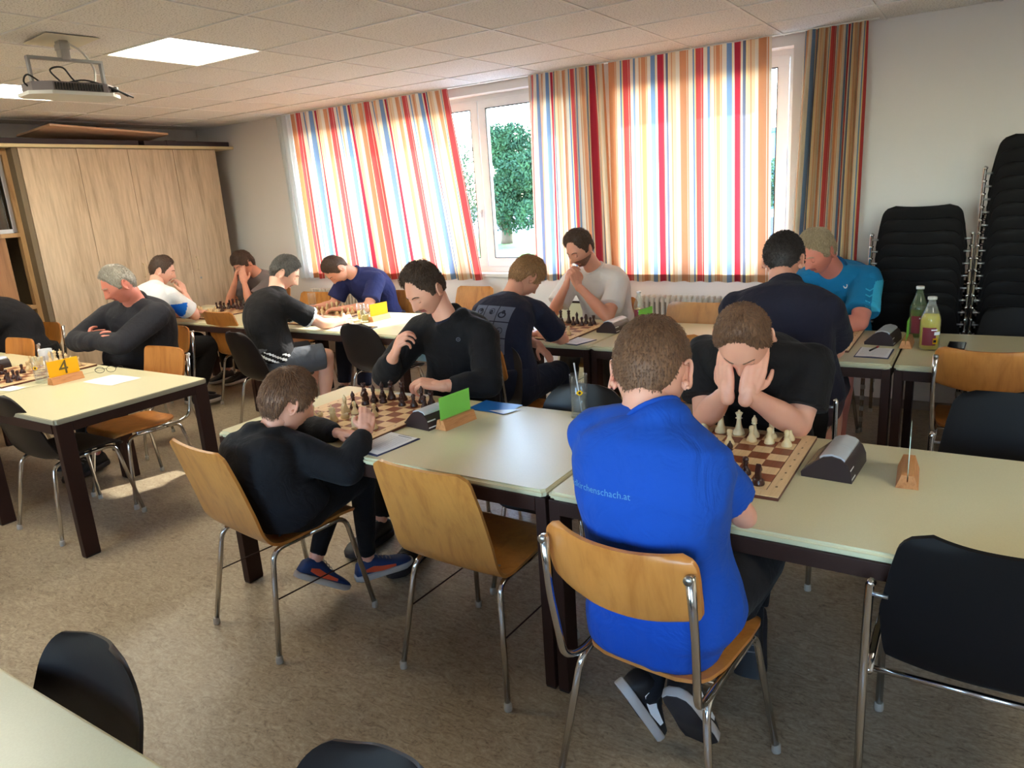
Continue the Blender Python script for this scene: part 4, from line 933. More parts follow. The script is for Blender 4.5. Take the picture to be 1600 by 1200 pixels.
def limb(MBo, pts, rad, round_=(True, True), n=14, sub=5):
    """tapered limb with rounded (or cut) ends"""
    q = bez(pts, sub); k_ = len(pts)-1; rr = []
    for i in range(len(q)):
        t = i/sub; a = min(int(t), k_-1); f = t-a; f = f*f*(3-2*f); rr.append(rad[a]*(1-f)+rad[a+1]*f)
    P_, R_ = list(q), rr
    if round_[0]:
        d = (q[1]-q[0]).normalized(); P_ = [q[0]-d*rr[0]*.95, q[0]-d*rr[0]*.7]+P_; R_ = [rr[0]*.28, rr[0]*.72]+R_
    if round_[1]:
        d = (q[-1]-q[-2]).normalized(); P_ = P_+[q[-1]+d*rr[-1]*.7, q[-1]+d*rr[-1]*.95]; R_ = R_+[rr[-1]*.72, rr[-1]*.28]
    MBo.tube(P_, R_, n)
def vremesh(MBo, voxel, it=6, fac=.5):
    me = bpy.data.meshes.new('t'); me.from_pydata(MBo.V, [], MBo.F)
    bm = bmesh.new(); bm.from_mesh(me); bmesh.ops.recalc_face_normals(bm, faces=bm.faces); bm.to_mesh(me); bm.free()
    o = bpy.data.objects.new('t', me); link(o)
    r = o.modifiers.new('r', 'REMESH'); r.mode = 'VOXEL'; r.voxel_size = voxel; r.use_smooth_shade = True
    s = o.modifiers.new('s', 'SMOOTH'); s.factor = fac; s.iterations = it
    dg = bpy.context.evaluated_depsgraph_get(); dg.update(); e = o.evaluated_get(dg); m2 = e.to_mesh()
    co = np.zeros(len(m2.vertices)*3); m2.vertices.foreach_get('co', co); F = [tuple(p.vertices) for p in m2.polygons]; e.to_mesh_clear()
    bpy.data.objects.remove(o); bpy.data.meshes.remove(me); return co.reshape(-1, 3), F
def normals(V, F):
    n = np.zeros_like(V); Fa = np.array([f[:4] if len(f) >= 4 else (*f, f[-1]) for f in F])
    fn = np.cross(V[Fa[:, 2]]-V[Fa[:, 0]], V[Fa[:, 3]]-V[Fa[:, 1]])
    for k in range(4): np.add.at(n, Fa[:, k], fn)
    return n/(np.linalg.norm(n, axis=1, keepdims=True)+1e-12)
def wrinkle(V, F, amp, seed, freq=16):
    r = np.random.RandomState(seed); n = normals(V, F); h = np.zeros(len(V))
    for k in range(9):
        d = r.normal(size=3); d /= np.linalg.norm(d); f = freq*(.6+1.1*r.rand()); w2 = r.normal(size=3)*6
        h += np.sin(V@d*f+1.6*np.sin(V@w2+r.rand()*6)+r.rand()*6)**3
    return V+n*(h/3)[:, None]*amp
def head_mesh(nu=72, nv=56, age=0, jaw=1.0, nose=1.0):
    """unit head, 0.23 m high, facing +Y"""
    V = []; F = []
    for j in range(nv+1):
        ph = PI*j/nv
        for i in range(nu):
            th = 2*PI*i/nu; V.append((math.sin(th)*math.sin(ph), math.cos(th)*math.sin(ph), math.cos(ph)))
    D = np.array(V); x, y, z = D[:, 0]*.0765, D[:, 1]*.0965, D[:, 2]*.1155
    t = np.clip(-z/.1155, 0, 1)
    x = x*(1-(.36-.10*(jaw-1))*t**1.4); y = np.where(y < 0, y*(1-.42*t**1.2), y*(1-.10*t**2))
    y = np.where((y > 0), y*.985+.0*t, y); x = x*(1+.04*np.exp(-((z-.03)/.05)**2))
    fr = np.clip(D[:, 1]*1.6, 0, 1)
    G = lambda a, c_, s: np.exp(-((a-c_)/s)**2)
    y = y-.010*fr*G(z, .005, .022)*0-.004*fr
    ax = np.abs(x)
    y = y+fr*(.006*G(z, .024, .012)*G(ax, .024, .022))                                   # brow
    y = y-fr*(.012*G(ax, .031, .014)*G(z, .002, .012))                                   # eye sockets
    y = y+fr*(.0065*G(ax, .031, .0115)*G(z, .001, .0075))                                # lids
    nz = np.clip((.014-z)/.050, 0, 1)*(z > -.040)+(z <= -.040)*np.clip(1-(-.040-z)/.008, 0, 1)
    y = y+fr*nose*(.004+.024*nz**1.3)*G(x, 0, .0085+.0045*nz)*(z < .02)*(z > -.052)          # nose
    y = y+fr*.006*G(ax, .013, .006)*G(z, -.037, .006)                                    # nostril wings
    y = y+fr*(.006*G(x, 0, .020)*G(z, -.0565, .0045)+.0068*G(x, 0, .017)*G(z, -.0685, .0052)-.004*G(x, 0, .024)*G(z, -.0625, .0022))
    y = y+fr*(.009*G(z, -.098, .014)*G(x, 0, .022)-.004*G(z, -.080, .007)*G(x, 0, .02))          # chin
    y = y+fr*.004*G(ax, .042, .016)*G(z, -.022, .018); x = x*(1+.03*G(z, -.018, .016)*fr)       # cheekbones
    for j in range(nv):
        for i in range(nu): a = j*nu+i; b = j*nu+(i+1) % nu; F.append((a, b, b+nu, a+nu))
    return np.stack([x, y, z], 1), F, D
HV, HF, HD = head_mesh()
def head_mats(F, V):
    mi = []
    for f in F:
        c_ = V[list(f)].mean(0); lip = c_[1] > .05 and abs(c_[0]) < .023 and -.0735 < c_[2] < -.0525
        mi.append(1 if lip else 0)
    return mi
def ear(sgn):
    mb = MB(); pts = []
    for k in range(15):
        a = -2.0+4.3*k/14+.2; pts.append((0.004*math.cos(a)*0, -.016*math.cos(a+PI)*-1*.95, .030*math.sin(a)))
    O_ = Vector((sgn*.076, -.010, -.006)); R_ = Matrix.Rotation(sgn*-.42, 3, 'Z')
    q = [O_+R_ @ Vector((sgn*(.007+.006*abs(p_[2])/.03), -p_[1]*1.0-.004, p_[2]+.002)) for p_ in pts]
    mb.tube(q, [.0035+.0015*math.sin(PI*k/14) for k in range(15)], 7)
    V = []; n = 12
    for r_, dx in ((1.0, .006), (.55, .002), (.05, .004)):
        for k in range(n): a = 2*PI*k/n; V.append(O_+R_ @ Vector((sgn*dx, -.004+.016*math.cos(a)*r_, .002+.028*math.sin(a)*r_*(1 if math.sin(a) > 0 else .95))))
    F = [(i*n+k, i*n+(k+1) % n, (i+1)*n+(k+1) % n, (i+1)*n+k) for i in range(2) for k in range(n)]
    mb.add(V, F); mb.lathe([(.001, -.012), (.009, -.004), (.010, .004), (.001, .012)], 8, tuple(O_+R_ @ Vector((sgn*.003, .0, -.020))))
    return mb
def hair_zline(az, style):
    pts = {'short': [(0, .078), (.55, .068), (.95, .040), (1.15, .018), (1.3, -.012), (1.48, -.015), (1.6, .016), (1.95, .020), (2.2, -.030), (2.6, -.062), (PI, -.068)],
           'high': [(0, .092), (.45, .088), (.75, .066), (.95, .040), (1.2, .020), (1.32, -.010), (1.48, -.012), (1.6, .018), (1.95, .022), (2.2, -.030), (2.6, -.055), (PI, -.060)],
           'long': [(0, .050), (.5, .048), (.9, .020), (1.15, .0), (1.3, -.018), (1.5, -.020), (1.62, .005), (1.95, .006), (2.2, -.050), (2.6, -.085), (PI, -.090)]}[style]
    return np.interp(az, [a for a, b in pts], [b for a, b in pts])
def hair_mesh(style, h_top, h_side, L_, seed, curl=0, clumps=1500, wid=.0026, lift=.35, fringe=0):
    r = np.random.RandomState(seed); V, D = HV, HD; nrm = D/np.array([.0765, .0965, .1155])**1; nrm = nrm/np.linalg.norm(nrm, axis=1, keepdims=True)
    az = np.abs(np.arctan2(D[:, 0], D[:, 1])); zl = hair_zline(az, style); jag = np.interp(np.arctan2(D[:, 0], D[:, 1])*30, np.arange(-100, 100), r.normal(size=200)*.0035); m_ = np.clip((V[:, 2]-zl-jag)/.022+.25, 0, 1); m_ = m_*m_*(3-2*m_)
    tp = np.clip((V[:, 2]-.035)/.06, 0, 1); hn = np.zeros(len(V))
    for k in range(7): d = r.normal(size=3); hn += np.sin(V@d*(90+60*k*(1 if curl else .4))+r.rand()*6)
    h = m_*(h_side+(h_top-h_side)*tp)*(1+.10*hn/3)-(1-m_)*.002
    H = V+nrm*h[:, None]; keep = m_ > .01
    F = [f for f in HF if any(keep[i] for i in f)]
    idx = sorted({i for f in F for i in f}); mp = {a: b for b, a in enumerate(idx)}
    OV = [tuple(H[i]) for i in idx]; OF = [tuple(mp[i] for i in f) for f in F]
    cand = np.where(m_ > .35)[0]; wgt = np.sin(np.arccos(np.clip(D[cand, 2], -1, 1)))+.05; wgt /= wgt.sum()
    ch = r.choice(cand, clumps, p=wgt); crown = np.array([.0, -.045, .118])
    for i in ch:
        p_ = Vector(H[i]+r.normal(size=3)*.0012); n_ = Vector(nrm[i]); fl = p_-Vector(crown); fl = fl-n_*fl.dot(n_)
        if D[i, 2] > .2 and D[i, 1] > -.2: fl = fl.normalized()+Vector((.25*r.randn()+(.5 if fringe else 0), 1.0, 0))*(.8 if fringe else .3); fl = fl-n_*fl.dot(n_)
        else: fl = fl.normalized()+Vector((0, 0, -.7)); fl = fl-n_*fl.dot(n_)
        if fl.length < 1e-4: continue
        fl = (fl.normalized()+Vector(r.normal(size=3)*(.22+.9*curl))).normalized(); fl = (fl-n_*fl.dot(n_)*.8).normalized()
        top = min(1, max(0, (V[i, 2]-.02)/.07)); ln = L_*(.35+.65*top)*r.uniform(.6, 1.15)*m_[i]; s_ = n_.cross(fl).normalized(); w_ = wid*r.uniform(.6, 1.3)
        k0 = len(OV); q = p_-n_*.003
        for t in (0, .35, .7, 1):
            q2 = q+fl*(ln*t)+n_*(ln*lift*(t-.9*t*t)*1.4+.0035*(t > 0)+curl*.004*math.sin(t*6))-Vector((0, 0, ln*.25*t*t*(1-top)))
            ww = w_*(1-t*.85)
            OV += [tuple(q2-s_*ww), tuple(q2+s_*ww), tuple(q2+n_*ww*.9)]
        for a in range(3):
            b = k0+a*3
            for c_ in range(3): OF.append((b+c_, b+(c_+1) % 3, b+3+(c_+1) % 3, b+3+c_))
    return OV, OF
def hand(w_, d, n, side, curl=.4, s=1.0, tcurl=.4, curls=None, voxel=.0042, spread=.0):
    """w_ wrist, d along the palm, n out of the palm, side +1 right hand / -1 left hand"""
    d = unit(d); n = Vector(n); n = (n-d*n.dot(d)).normalized(); t = d.cross(n)*side; w_ = Vector(w_); mb = MB()
    K = []
    for k, (lat, fw) in enumerate([(.030, .088), (.0105, .092), (-.0095, .087), (-.028, .079)]):
        kn = w_+(t*lat+d*fw-n*.003*(k in (1, 2)))*s; K.append(kn)
        limb(mb, [w_+(t*lat*.62+d*.004)*s, w_+(t*lat*.9+d*fw*.55)*s, kn], [.0150*s, .0145*s, .0115*s], n=8, sub=3)
    limb(mb, [w_-d*.02*s, w_+d*.02*s], [.0255*s, .024*s], n=10, sub=3)
    limb(mb, [w_+(t*.012+d*.02+n*.006)*s, w_+(t*.026+d*.045+n*.010)*s], [.017*s, .013*s], n=8, sub=3)
    lens = [(.043, .026, .021), (.047, .030, .022), (.044, .028, .021), (.034, .021, .019)]
    for k in range(4):
        c_ = (curls[k] if curls else curl+.06*k); a = c_*.85; p_ = K[k]; pts = [K[k]-d*.008*s, p_]; sp = spread*(1.5-k)*.5
        for j, l_ in enumerate(lens[k]):
            dd = (d*math.cos(a)+n*math.sin(a)); dd = (dd+t*sp).normalized(); p_ = p_+dd*l_*s; pts.append(p_); a += c_*(1.15 if j == 0 else .8)
        limb(mb, pts, [.0098*s, .0098*s, .0085*s, .0078*s, .0062*s], n=8, sub=3)
    a = tcurl; t0 = w_+(t*.024+d*.022+n*.006)*s; d1 = (t*.75+d*.62+n*.25*a).normalized(); t1 = t0+d1*.036*s; d2 = (t*(.42-.6*a)+d*.85+n*(.2+.5*a)).normalized(); t2 = t1+d2*.032*s; d3 = (t*(.2-.9*a)+d*.85+n*(.2+.7*a)).normalized(); t3 = t2+d3*.024*s
    limb(mb, [t0, t1, t2, t3], [.0135*s, .0115*s, .0098*s, .0078*s], n=8, sub=3)
    return vremesh(mb, voxel, 2)
def shoe_mesh(parent, ank, toe_dir, up, mats_, s=1.0, sole='white_sole', stripe=None):
    f = unit(toe_dir); up = Vector(up); up = (up-f*up.dot(f)).normalized(); r_ = f.cross(up); O_ = Vector(ank)-up*.085*s-f*.055*s
    T_ = lambda x_, y_, z_: O_+r_*x_*s+f*y_*s+up*z_*s
    st = [(-.012, .020, .018, .045), (0, .032, .018, .085), (.03, .038, .018, .105), (.07, .040, .018, .112), (.10, .041, .018, .098), (.14, .044, .018, .076), (.19, .049, .018, .060), (.235, .047, .018, .050), (.262, .036, .018, .040), (.275, .018, .018, .030)]
    mb = MB(); V = []; F = []; n = 14
    for y_, hw, z0, z1 in st:
        for k in range(n): t = 2*PI*k/n; cx, sx = math.cos(t), math.sin(t); V.append(T_(hw*math.copysign(abs(cx)**.8, cx), y_, (z0+z1)/2+(z1-z0)/2*math.copysign(abs(sx)**.8, sx)))
    for i in range(len(st)-1):
        for k in range(n): F.append((i*n+k, i*n+(k+1) % n, (i+1)*n+(k+1) % n, (i+1)*n+k))
    F += [tuple(range(n-1, -1, -1)), tuple((len(st)-1)*n+k for k in range(n))]
    mb.add(V, F); sh_ = mb.build('shoe', mats_, parent)
    out_ = [(-.018, .018)]+[(y_, hw+.005) for y_, hw, a, b in st[1:-1]]+[(.282, .016)]
    V = []; F = []; prof = out_+[(y_, -hw) for y_, hw in reversed(out_)]; n = len(prof)
    for z_ in (0, .004, .024, .028):
        g_ = .003 if z_ in (0, .028) else 0
        for y_, hw in prof: V.append(T_(hw-math.copysign(g_, hw), y_, z_+(.006 if y_ > .25 else 0)*(z_ < .01)))
    for j in range(3):
        for k in range(n): F.append((j*n+k, j*n+(k+1) % n, (j+1)*n+(k+1) % n, (j+1)*n+k))
    F += [tuple(range(n-1, -1, -1)), tuple(3*n+k for k in range(n))]
    I = [0]*(3*n)+[1, 0]
    q = MB(); q.add(V, F); q.I = I; q.build('sole', [M[sole], M['dark_sole']], sh_)
    lc = MB()
    for k in range(5): y_ = .085+k*.02; z_ = .113-k*.0105; lc.tube([T_(-.022, y_, z_-.006), T_(0, y_+.003, z_+.002), T_(.022, y_, z_-.006)], .0025*s, 5)
    lc.build('laces', M['lace'], sh_)
    if stripe:
        V = []; F = []
        for sg in (-1, 1):
            k0 = len(V); zz = [(.03, .055, .05), (.07, .040, .062), (.11, .034, .050), (.15, .036, .044), (.18, .038, .040)]
            for y_, za, zb in zz:
                hw = np.interp(y_, [a[0] for a in st], [a[1] for a in st])+.0015
                V += [T_(sg*hw, y_, min(za, zb)-.004), T_(sg*hw*.985, y_, max(za, zb)+.006)]
            F += [(k0+2*k, k0+2*k+2, k0+2*k+3, k0+2*k+1) for k in range(4)]
        obj('side_stripe', mesh_data('side_stripe', V, F, M[stripe], False), sh_)
    return sh_
M['white_sole'] = mat('pale_rubber', c3(186, 180, 174), .7); M['dark_sole'] = mat('dark_rubber', c3(40, 34, 36), .8); M['lace'] = mat('lace_cloth', c3(120, 118, 118), .8)
M['lips'] = mat('lips', c3(172, 92, 86), .45)
SHIRT = {}
from mathutils.bvhtree import BVHTree
def decal(who, name, V2, F2, org, dirn, up, m_, lift=.0016):
    """flat print (x right, y up, metres) laid onto the cloth by casting along dirn"""
    v, f, ob, base = SHIRT[who]; tree_ = BVHTree.FromPolygons([tuple(q) for q in v], f); d = unit(dirn); u = Vector(up); u = (u-d*u.dot(d)).normalized(); r_ = d.cross(u); O_ = Vector(org); P_ = []; last = None
    for x_, y_ in V2:
        st = O_+r_*x_+u*y_-d*.5; h, n_, i_, ds = tree_.ray_cast(st, d)
        h = (h+n_*lift*(1 if n_.dot(d) < 0 else -1)) if h is not None and ds < .75 else None
        P_.append(h)
    Fk = [q for q in F2 if all(P_[i] is not None for i in q)]
    P_ = [tuple((p_ if p_ is not None else O_)-base) for p_ in P_]
    return obj(name, mesh_data(name, P_, Fk, m_, False), ob)
def grid2(x0, x1, y0, y1, n=6):
    V = [(x0+(x1-x0)*i/n, y0+(y1-y0)*j/n) for j in range(n+1) for i in range(n+1)]; return V, [(j*(n+1)+i, j*(n+1)+i+1, (j+1)*(n+1)+i+1, (j+1)*(n+1)+i) for j in range(n) for i in range(n)]
def text2(s_, size):
    cu = bpy.data.curves.new('t', 'FONT'); cu.body = s_; cu.size = size; cu.align_x = 'CENTER'; cu.resolution_u = 2; t_ = bpy.data.objects.new('t', cu); me = bpy.data.meshes.new_from_object(t_); bpy.data.objects.remove(t_)
    return [(q.co.x, q.co.y) for q in me.vertices], [tuple(p_.vertices) for p_ in me.polygons]
def disc2(cx, cy, r0, r1, n=20, sy=1): 
    V = [(cx+r*math.cos(2*PI*k/n), cy+sy*r*math.sin(2*PI*k/n)) for r in (r0, r1) for k in range(n)]; return V, [(k, (k+1) % n, n+(k+1) % n, n+k) for k in range(n)]
def person(label, S):
    """S: joint positions in the room; builds one skin mesh and its clothes and hair as children"""
    s = S.get('s', 1.04); hp = Vector(S['pelvis']); nk = Vector(S['neck']); hc = Vector(S['head']); yaw = S['yaw']
    fwd = Vector((-math.sin(yaw), math.cos(yaw), 0)); rt = Vector((math.cos(yaw), math.sin(yaw), 0)); vox = S.get('vox', .011)
    hs = S.get('hs', 1.07); hy, hpi, hr = S['hrot']; RH = Matrix.Rotation(hy, 3, 'Z') @ Matrix.Rotation(-hpi, 3, 'X') @ Matrix.Rotation(hr, 3, 'Y')
    shw = S.get('shw', .185)*s; bulk = S.get('bulk', 1.0); belly = S.get('belly', 0)
    ax = rt if 'shR' not in S else (Vector(S['shR'])-Vector(S['shL'])).normalized()
    sh = {1: Vector(S.get('shR', nk+rt*shw-Vector((0, 0, .055*s))-fwd*0)), -1: Vector(S.get('shL', nk-rt*shw-Vector((0, 0, .055*s))))}
    el = {1: Vector(S['elR']), -1: Vector(S['elL'])}; wr = {1: Vector(S['wrR']), -1: Vector(S['wrL'])}
    kn = {1: Vector(S['knR']), -1: Vector(S['knL'])}; an = {1: Vector(S['anR']), -1: Vector(S['anL'])}
    base = Vector((hp.x, hp.y, 0)); skin = M[S['skin']]
    body = bpy.data.objects.new('person', bpy.data.meshes.new('body')); link(body); body.location = base; tag(body, label, 'person', None)
    spine = bez([hp-Vector((0, 0, .07*s)), hp+(nk-hp)*.28-fwd*S.get('arch', .02), hp+(nk-hp)*.68-fwd*S.get('hump', .05), nk], 6); ns = len(spine)
    TT = [0, .10, .22, .42, .60, .78, .90, .97, 1]; TA = [.11, .172, .172, .152, .165, .182, .165, .10, .066]; TB = [.09, .125, .122, .108, .118, .120, .100, .075, .060]
    def torso(mb, off, cut=1.0, low=0.0, loose=0):
        C_ = []; A = []; B = []; U = []; W = []
        for i, q in enumerate(spine):
            t = i/(ns-1)
            if t > cut+1e-6 or t < low-1e-6: continue
            d = (spine[min(i+1, ns-1)]-spine[max(i-1, 0)]).normalized(); u = (rt*(1-t)+ax*t).normalized(); u = (u-d*u.dot(d)).normalized(); w_ = d.cross(u)*-1
            w_ = u.cross(d); w_ = w_ if w_.dot(fwd) > 0 else -w_
            fb = belly*math.exp(-((t-.3)/.2)**2)
            C_.append(q+w_*fb*.5); a = np.interp(t, TT, TA)*s*bulk+off+loose*(1-t)+fb*.3; b = np.interp(t, TT, TB)*s*bulk+off+loose*.7*(1-t)+fb*.5
            A.append(a); B.append(b); U.append(u); W.append(w_)
        rings(mb, C_, A, B, U, W, 22)
    hips = {k: hp+rt*k*.092*s*bulk-Vector((0, 0, .01)) for k in (1, -1)}
    am = S.get('arm', 1.0)
    # ---- skin: torso, neck, arms and legs grown into one surface, then head and hands
    mb = MB(); torso(mb, -.004)
    nb = hc+RH @ Vector((0, -.030, -.055))*hs
    limb(mb, [nk-(nb-nk)*.25, nk*.4+nb*.6, nb], [.066*s*S.get('nk', 1), .056*s*S.get('nk', 1), .055*hs], sub=4)
    for k in (1, -1):
        limb(mb, [nk+(sh[k]-nk)*.1-Vector((0, 0, .02)), nk+(sh[k]-nk)*.55-Vector((0, 0, .0)), sh[k]], [.05*s, .052*s, .056*s])
        limb(mb, [sh[k], sh[k]*.5+el[k]*.5, el[k]], [.054*s*am, .048*s*am, .041*s*am])
        limb(mb, [el[k], el[k]*.68+wr[k]*.32, el[k]*.25+wr[k]*.75, wr[k]], [.040*s*am, .043*s*am, .031*s*am, .0265*s])
        limb(mb, [hips[k], hips[k]*.5+kn[k]*.5, kn[k]], [.088*s*bulk, .078*s, .056*s])
        limb(mb, [kn[k], kn[k]*.65+an[k]*.35, an[k]*.75+kn[k]*.25, an[k]], [.054*s, .056*s, .040*s, .036*s])
    V, F = vremesh(mb, vox, 5); V = list(map(tuple, V)); I = [0]*len(F)
    def add(v, f, mi=0):
        k = len(V); V.extend(map(tuple, v)); F.extend(tuple(i+k for i in q) for q in f); I.extend(mi if isinstance(mi, list) else [mi]*len(f))
    RN = np.array(RH)*hs; hcn = np.array(hc)
    add(HV@RN.T+hcn, HF, head_mats(HF, HV))
    for k in (1, -1):
        e_ = ear(k); add(np.array(e_.V)@RN.T+hcn, e_.F)
        hd = S['hR' if k == 1 else 'hL']
        if hd is not None:
            v, f = hand(wr[k], hd[0], hd[1], k, hd[2], hd[4] if len(hd) > 4 else s*.98, hd[3], voxel=S.get('hvox', .0046)); add(v, f)
    V = np.array(V)-np.array(base); me = mesh_data('body', V, F, [skin, M['lips']], True, I); old = body.data; body.data = me; bpy.data.meshes.remove(old)
    loc = lambda A_: np.asarray(A_)-np.array(base)
    def part(name, V_, F_, m_, **kw): return obj(name, mesh_data(name, loc(V_), F_, m_, True, **kw), body)
    # ---- face details
    hx = lambda p_: hc+RH @ (Vector(p_)*hs)
    hm = M[S['hair']]
    fy = HV[:, 1] > 0.02
    def sf(x_, z_, o_=.0006):
        d_ = (HV[fy][:, 0]-x_)**2+(HV[fy][:, 2]-z_)**2; i_ = np.argsort(d_)[:4]; w_ = 1/(d_[i_]+1e-7); return hx((x_, float((HV[fy][i_, 1]*w_).sum()/w_.sum())+o_, z_))
    for k in (1, -1):
        mb = MB(); mb.tube(bez([sf(k*.013, .019), sf(k*.024, .0235), sf(k*.036, .0235), sf(k*.046, .017)], 4), [.0010]+[.0028]*7+[.0024]*4+[.0008], 6); part('eyebrow', mb.V, mb.F, hm)
        ec = (k*.031, .0700, -.001)
        mb = MB(); mb.lathe([(.0005, -.0115), (.006, -.0098), (.0100, -.0057), (.0115, 0), (.0100, .0057), (.006, .0098), (.0005, .0115)], 14); part('eyeball', np.array(mb.V)*hs@np.array(RH).T+np.array(hx(ec)), mb.F, M['eye_white'])
        Re = RH @ Matrix.Rotation(-PI/2-.55, 3, 'X'); mb = MB(); mb.lathe([(.0062*math.cos(q), .0117*math.sqrt(1-(.0062*math.cos(q)/.0117)**2)) for q in (0, .5, 1.0, 1.45)], 12); part('iris', np.array(mb.V)*hs@np.array(Re).T+np.array(hx(ec)), mb.F, M['iris'])
        mb = MB(); cut = S.get('lid', 1.95); Rl = RH @ Matrix.Rotation(-.25, 3, 'X'); n_ = 9
        mb.lathe([(.0127*math.sin(.1+(cut-.1)*q/n_), .0127*math.cos(.1+(cut-.1)*q/n_)) for q in range(n_+1)], 18, cap=False); part('eyelid', np.array(mb.V)*hs@np.array(Rl).T+np.array(hx(ec)), mb.F, skin)
        rim = [(.0129*math.sin(cut)*math.sin(q), .0129*math.sin(cut)*math.cos(q), .0129*math.cos(cut)) for q in [(-1.1+2.2*i_/8) for i_ in range(9)]]
        mb = MB(); mb.tube(rim, .0009, 5); part('eyelashes', np.array(mb.V)*hs@np.array(Rl).T+np.array(hx(ec)), mb.F, M['lash'])
    if S.get('beard'):
        hV = HV; sel = [f for f in HF if (lambda c_: c_[2] < -.036 and c_[1] > -.02 and not (abs(c_[0]) < .024 and -.0745 < c_[2] < -.0515) and c_[2] > -.108)(HV[list(f)].mean(0))]
        idx = sorted({i for f in sel for i in f}); mp = {a: b for b, a in enumerate(idx)}; Dn = HD[idx]
        part('beard', (HV[idx]+Dn*.0022)@RN.T+hcn, [tuple(mp[i] for i in f) for f in sel], M[S['beard']])
    hv, hf = hair_mesh(*S['hs_']); hv = np.array(hv)@RN.T+hcn; part('hair', hv, hf, hm)
    # ---- shirt
    T_ = S['top']; off = T_.get('off', .012); mt = M[T_['mat']]
    mb = MB(); torso(mb, off, 1.0, T_.get('low', .06), T_.get('loose', .012))
    sl = T_.get('sleeve', .6); nn_ = nk+(nb-nk)*-.05
    for k in (1, -1):
        limb(mb, [nk+(sh[k]-nk)*.15-Vector((0, 0, .018)), nk+(sh[k]-nk)*.58+Vector((0, 0, .002)), sh[k]], [.050*s+off*.7, .053*s+off*.7, .060*s+off])
        a_, e_ = sh[k], el[k]
        if sl < 1: p2 = a_+(e_-a_)*sl; limb(mb, [a_, a_*.5+p2*.5, p2], [.060*s*am+off, .060*s*am+off*1.1, .056*s*am+off*1.7], (True, False))
        else:
            limb(mb, [a_, a_*.5+e_*.5, e_], [.058*s*am+off, .054*s*am+off, .046*s*am+off*1.1]); p2 = e_+(wr[k]-e_)*T_.get('cuff', .93)
            limb(mb, [e_, e_*.5+p2*.5, p2-(p2-e_).normalized()*.035, p2], [.046*s*am+off*1.1, .042*s*am+off, .036*s+off*.6, .030*s+off*.35], (True, False))
    ck = nk+(nb-nk)*T_.get('neck', .16); limb(mb, [nk-(nb-nk)*.3, nk, ck], [.078*s*S.get('nk', 1)+off*.6, .071*s*S.get('nk', 1)+off*.55, .062*s*S.get('nk', 1)+off*.45], (True, False), 18)
    if T_.get('tail'): c_, a_, b_ = T_['tail']; rings(mb, [Vector((hp.x+c_[0], hp.y+c_[1], z_)) for z_ in (c_[2], c_[2]+.02, c_[2]+.10, c_[2]+.2)], [a_*q for q in (.90, .97, 1, .9)], [b_*q for q in (.88, .96, 1, .85)], [rt]*4, [fwd]*4, 24)
    if T_.get('hood'):
        b_ = -fwd; h0 = nk+Vector((0, 0, .015))
        limb(mb, [h0+rt*.085*s+fwd*.015, h0+rt*.07*s+b_*.05+Vector((0, 0, .005)), h0+b_*.085-Vector((0, 0, .02)), h0-rt*.07*s+b_*.05+Vector((0, 0, .005)), h0-rt*.085*s+fwd*.015], [.028, .034, .044, .034, .028])
        limb(mb, [h0+b_*.06, h0+b_*.10-Vector((0, 0, .09))], [.06, .035])
    v, f = vremesh(mb, T_.get('vox', .0095), 4); v = wrinkle(v, f, T_.get('wr', .0035), S.get('seed', 1), T_.get('wf', 17))
    cs = np.array([v[list(q)].mean(0) for q in f]); mi_ = np.zeros(len(f), int); ms_ = [mt]
    if T_.get('trim'):
        ms_.append(M[T_['trim']])
        for k in (1, -1):
            d_ = (el[k]-sh[k]).normalized(); e2 = np.array(sh[k]+(el[k]-sh[k])*sl); t_ = (cs-e2)@np.array(d_); mi_[(t_ > -.022) & (np.linalg.norm(cs-e2, axis=1) < .12)] = len(ms_)-1
    for fn, mm in T_.get('panels', []): ms_.append(M[mm]); mi_[fn(cs)] = len(ms_)-1
    sh_ob = obj(T_['name'], mesh_data(T_['name'], loc(v), f, ms_, True, mi_.tolist()), body); SHIRT[label] = (v, f, sh_ob, base)
    if T_.get('inner'):
        mb = MB(); torso(mb, .006, 1.0, .55); limb(mb, [nk-(nb-nk)*.3, nk, nk+(nb-nk)*.10], [.078*s, .072*s, .064*s], (True, False), 18); v2, f2 = vremesh(mb, .010, 3); part('inner_tee', v2, f2, M[T_['inner']])
    col = T_.get('collar')
    if col:
        mb = MB(); q = []; ad = (nb-nk).normalized(); e1 = (ax-ad*ax.dot(ad)).normalized(); e2 = ad.cross(e1); e2 = e2 if e2.dot(fwd) < 0 else -e2; re_ = .062*s*S.get('nk', 1)+off*.45+.0015; lim = PI if col == 'tee' else 2.75
        for k in range(25):
            a = -lim+2*lim*k/24; q.append(ck-ad*.004+e1*(math.sin(a)*re_)+e2*(math.cos(a)*re_)-ad*(.012*(1-math.cos(a)) if col == 'polo' else 0))
        mb.tube(q, [.0125 if col == 'polo' else .0065]*25, 8); cv = np.array(mb.V)
        obj('collar', mesh_data('collar', loc(cv), mb.F, M[T_.get('cmat', T_['mat'])], True), sh_ob)
    # ---- trousers
    B_ = S['bot']; o2 = B_.get('off', .012); mb = MB()
    rings(mb, [hp+Vector((0, 0, z_*s)) for z_ in (-.105, -.09, -.03, .04, .10, .13)], [x_*s*bulk+o2 for x_ in (.12, .155, .178, .176, .168, .160)], [x_*s*bulk+o2+belly*.3 for x_ in (.085, .105, .128, .125, .12, .115)], [rt]*6, [fwd]*6, 22)
    le = B_.get('len', .92)
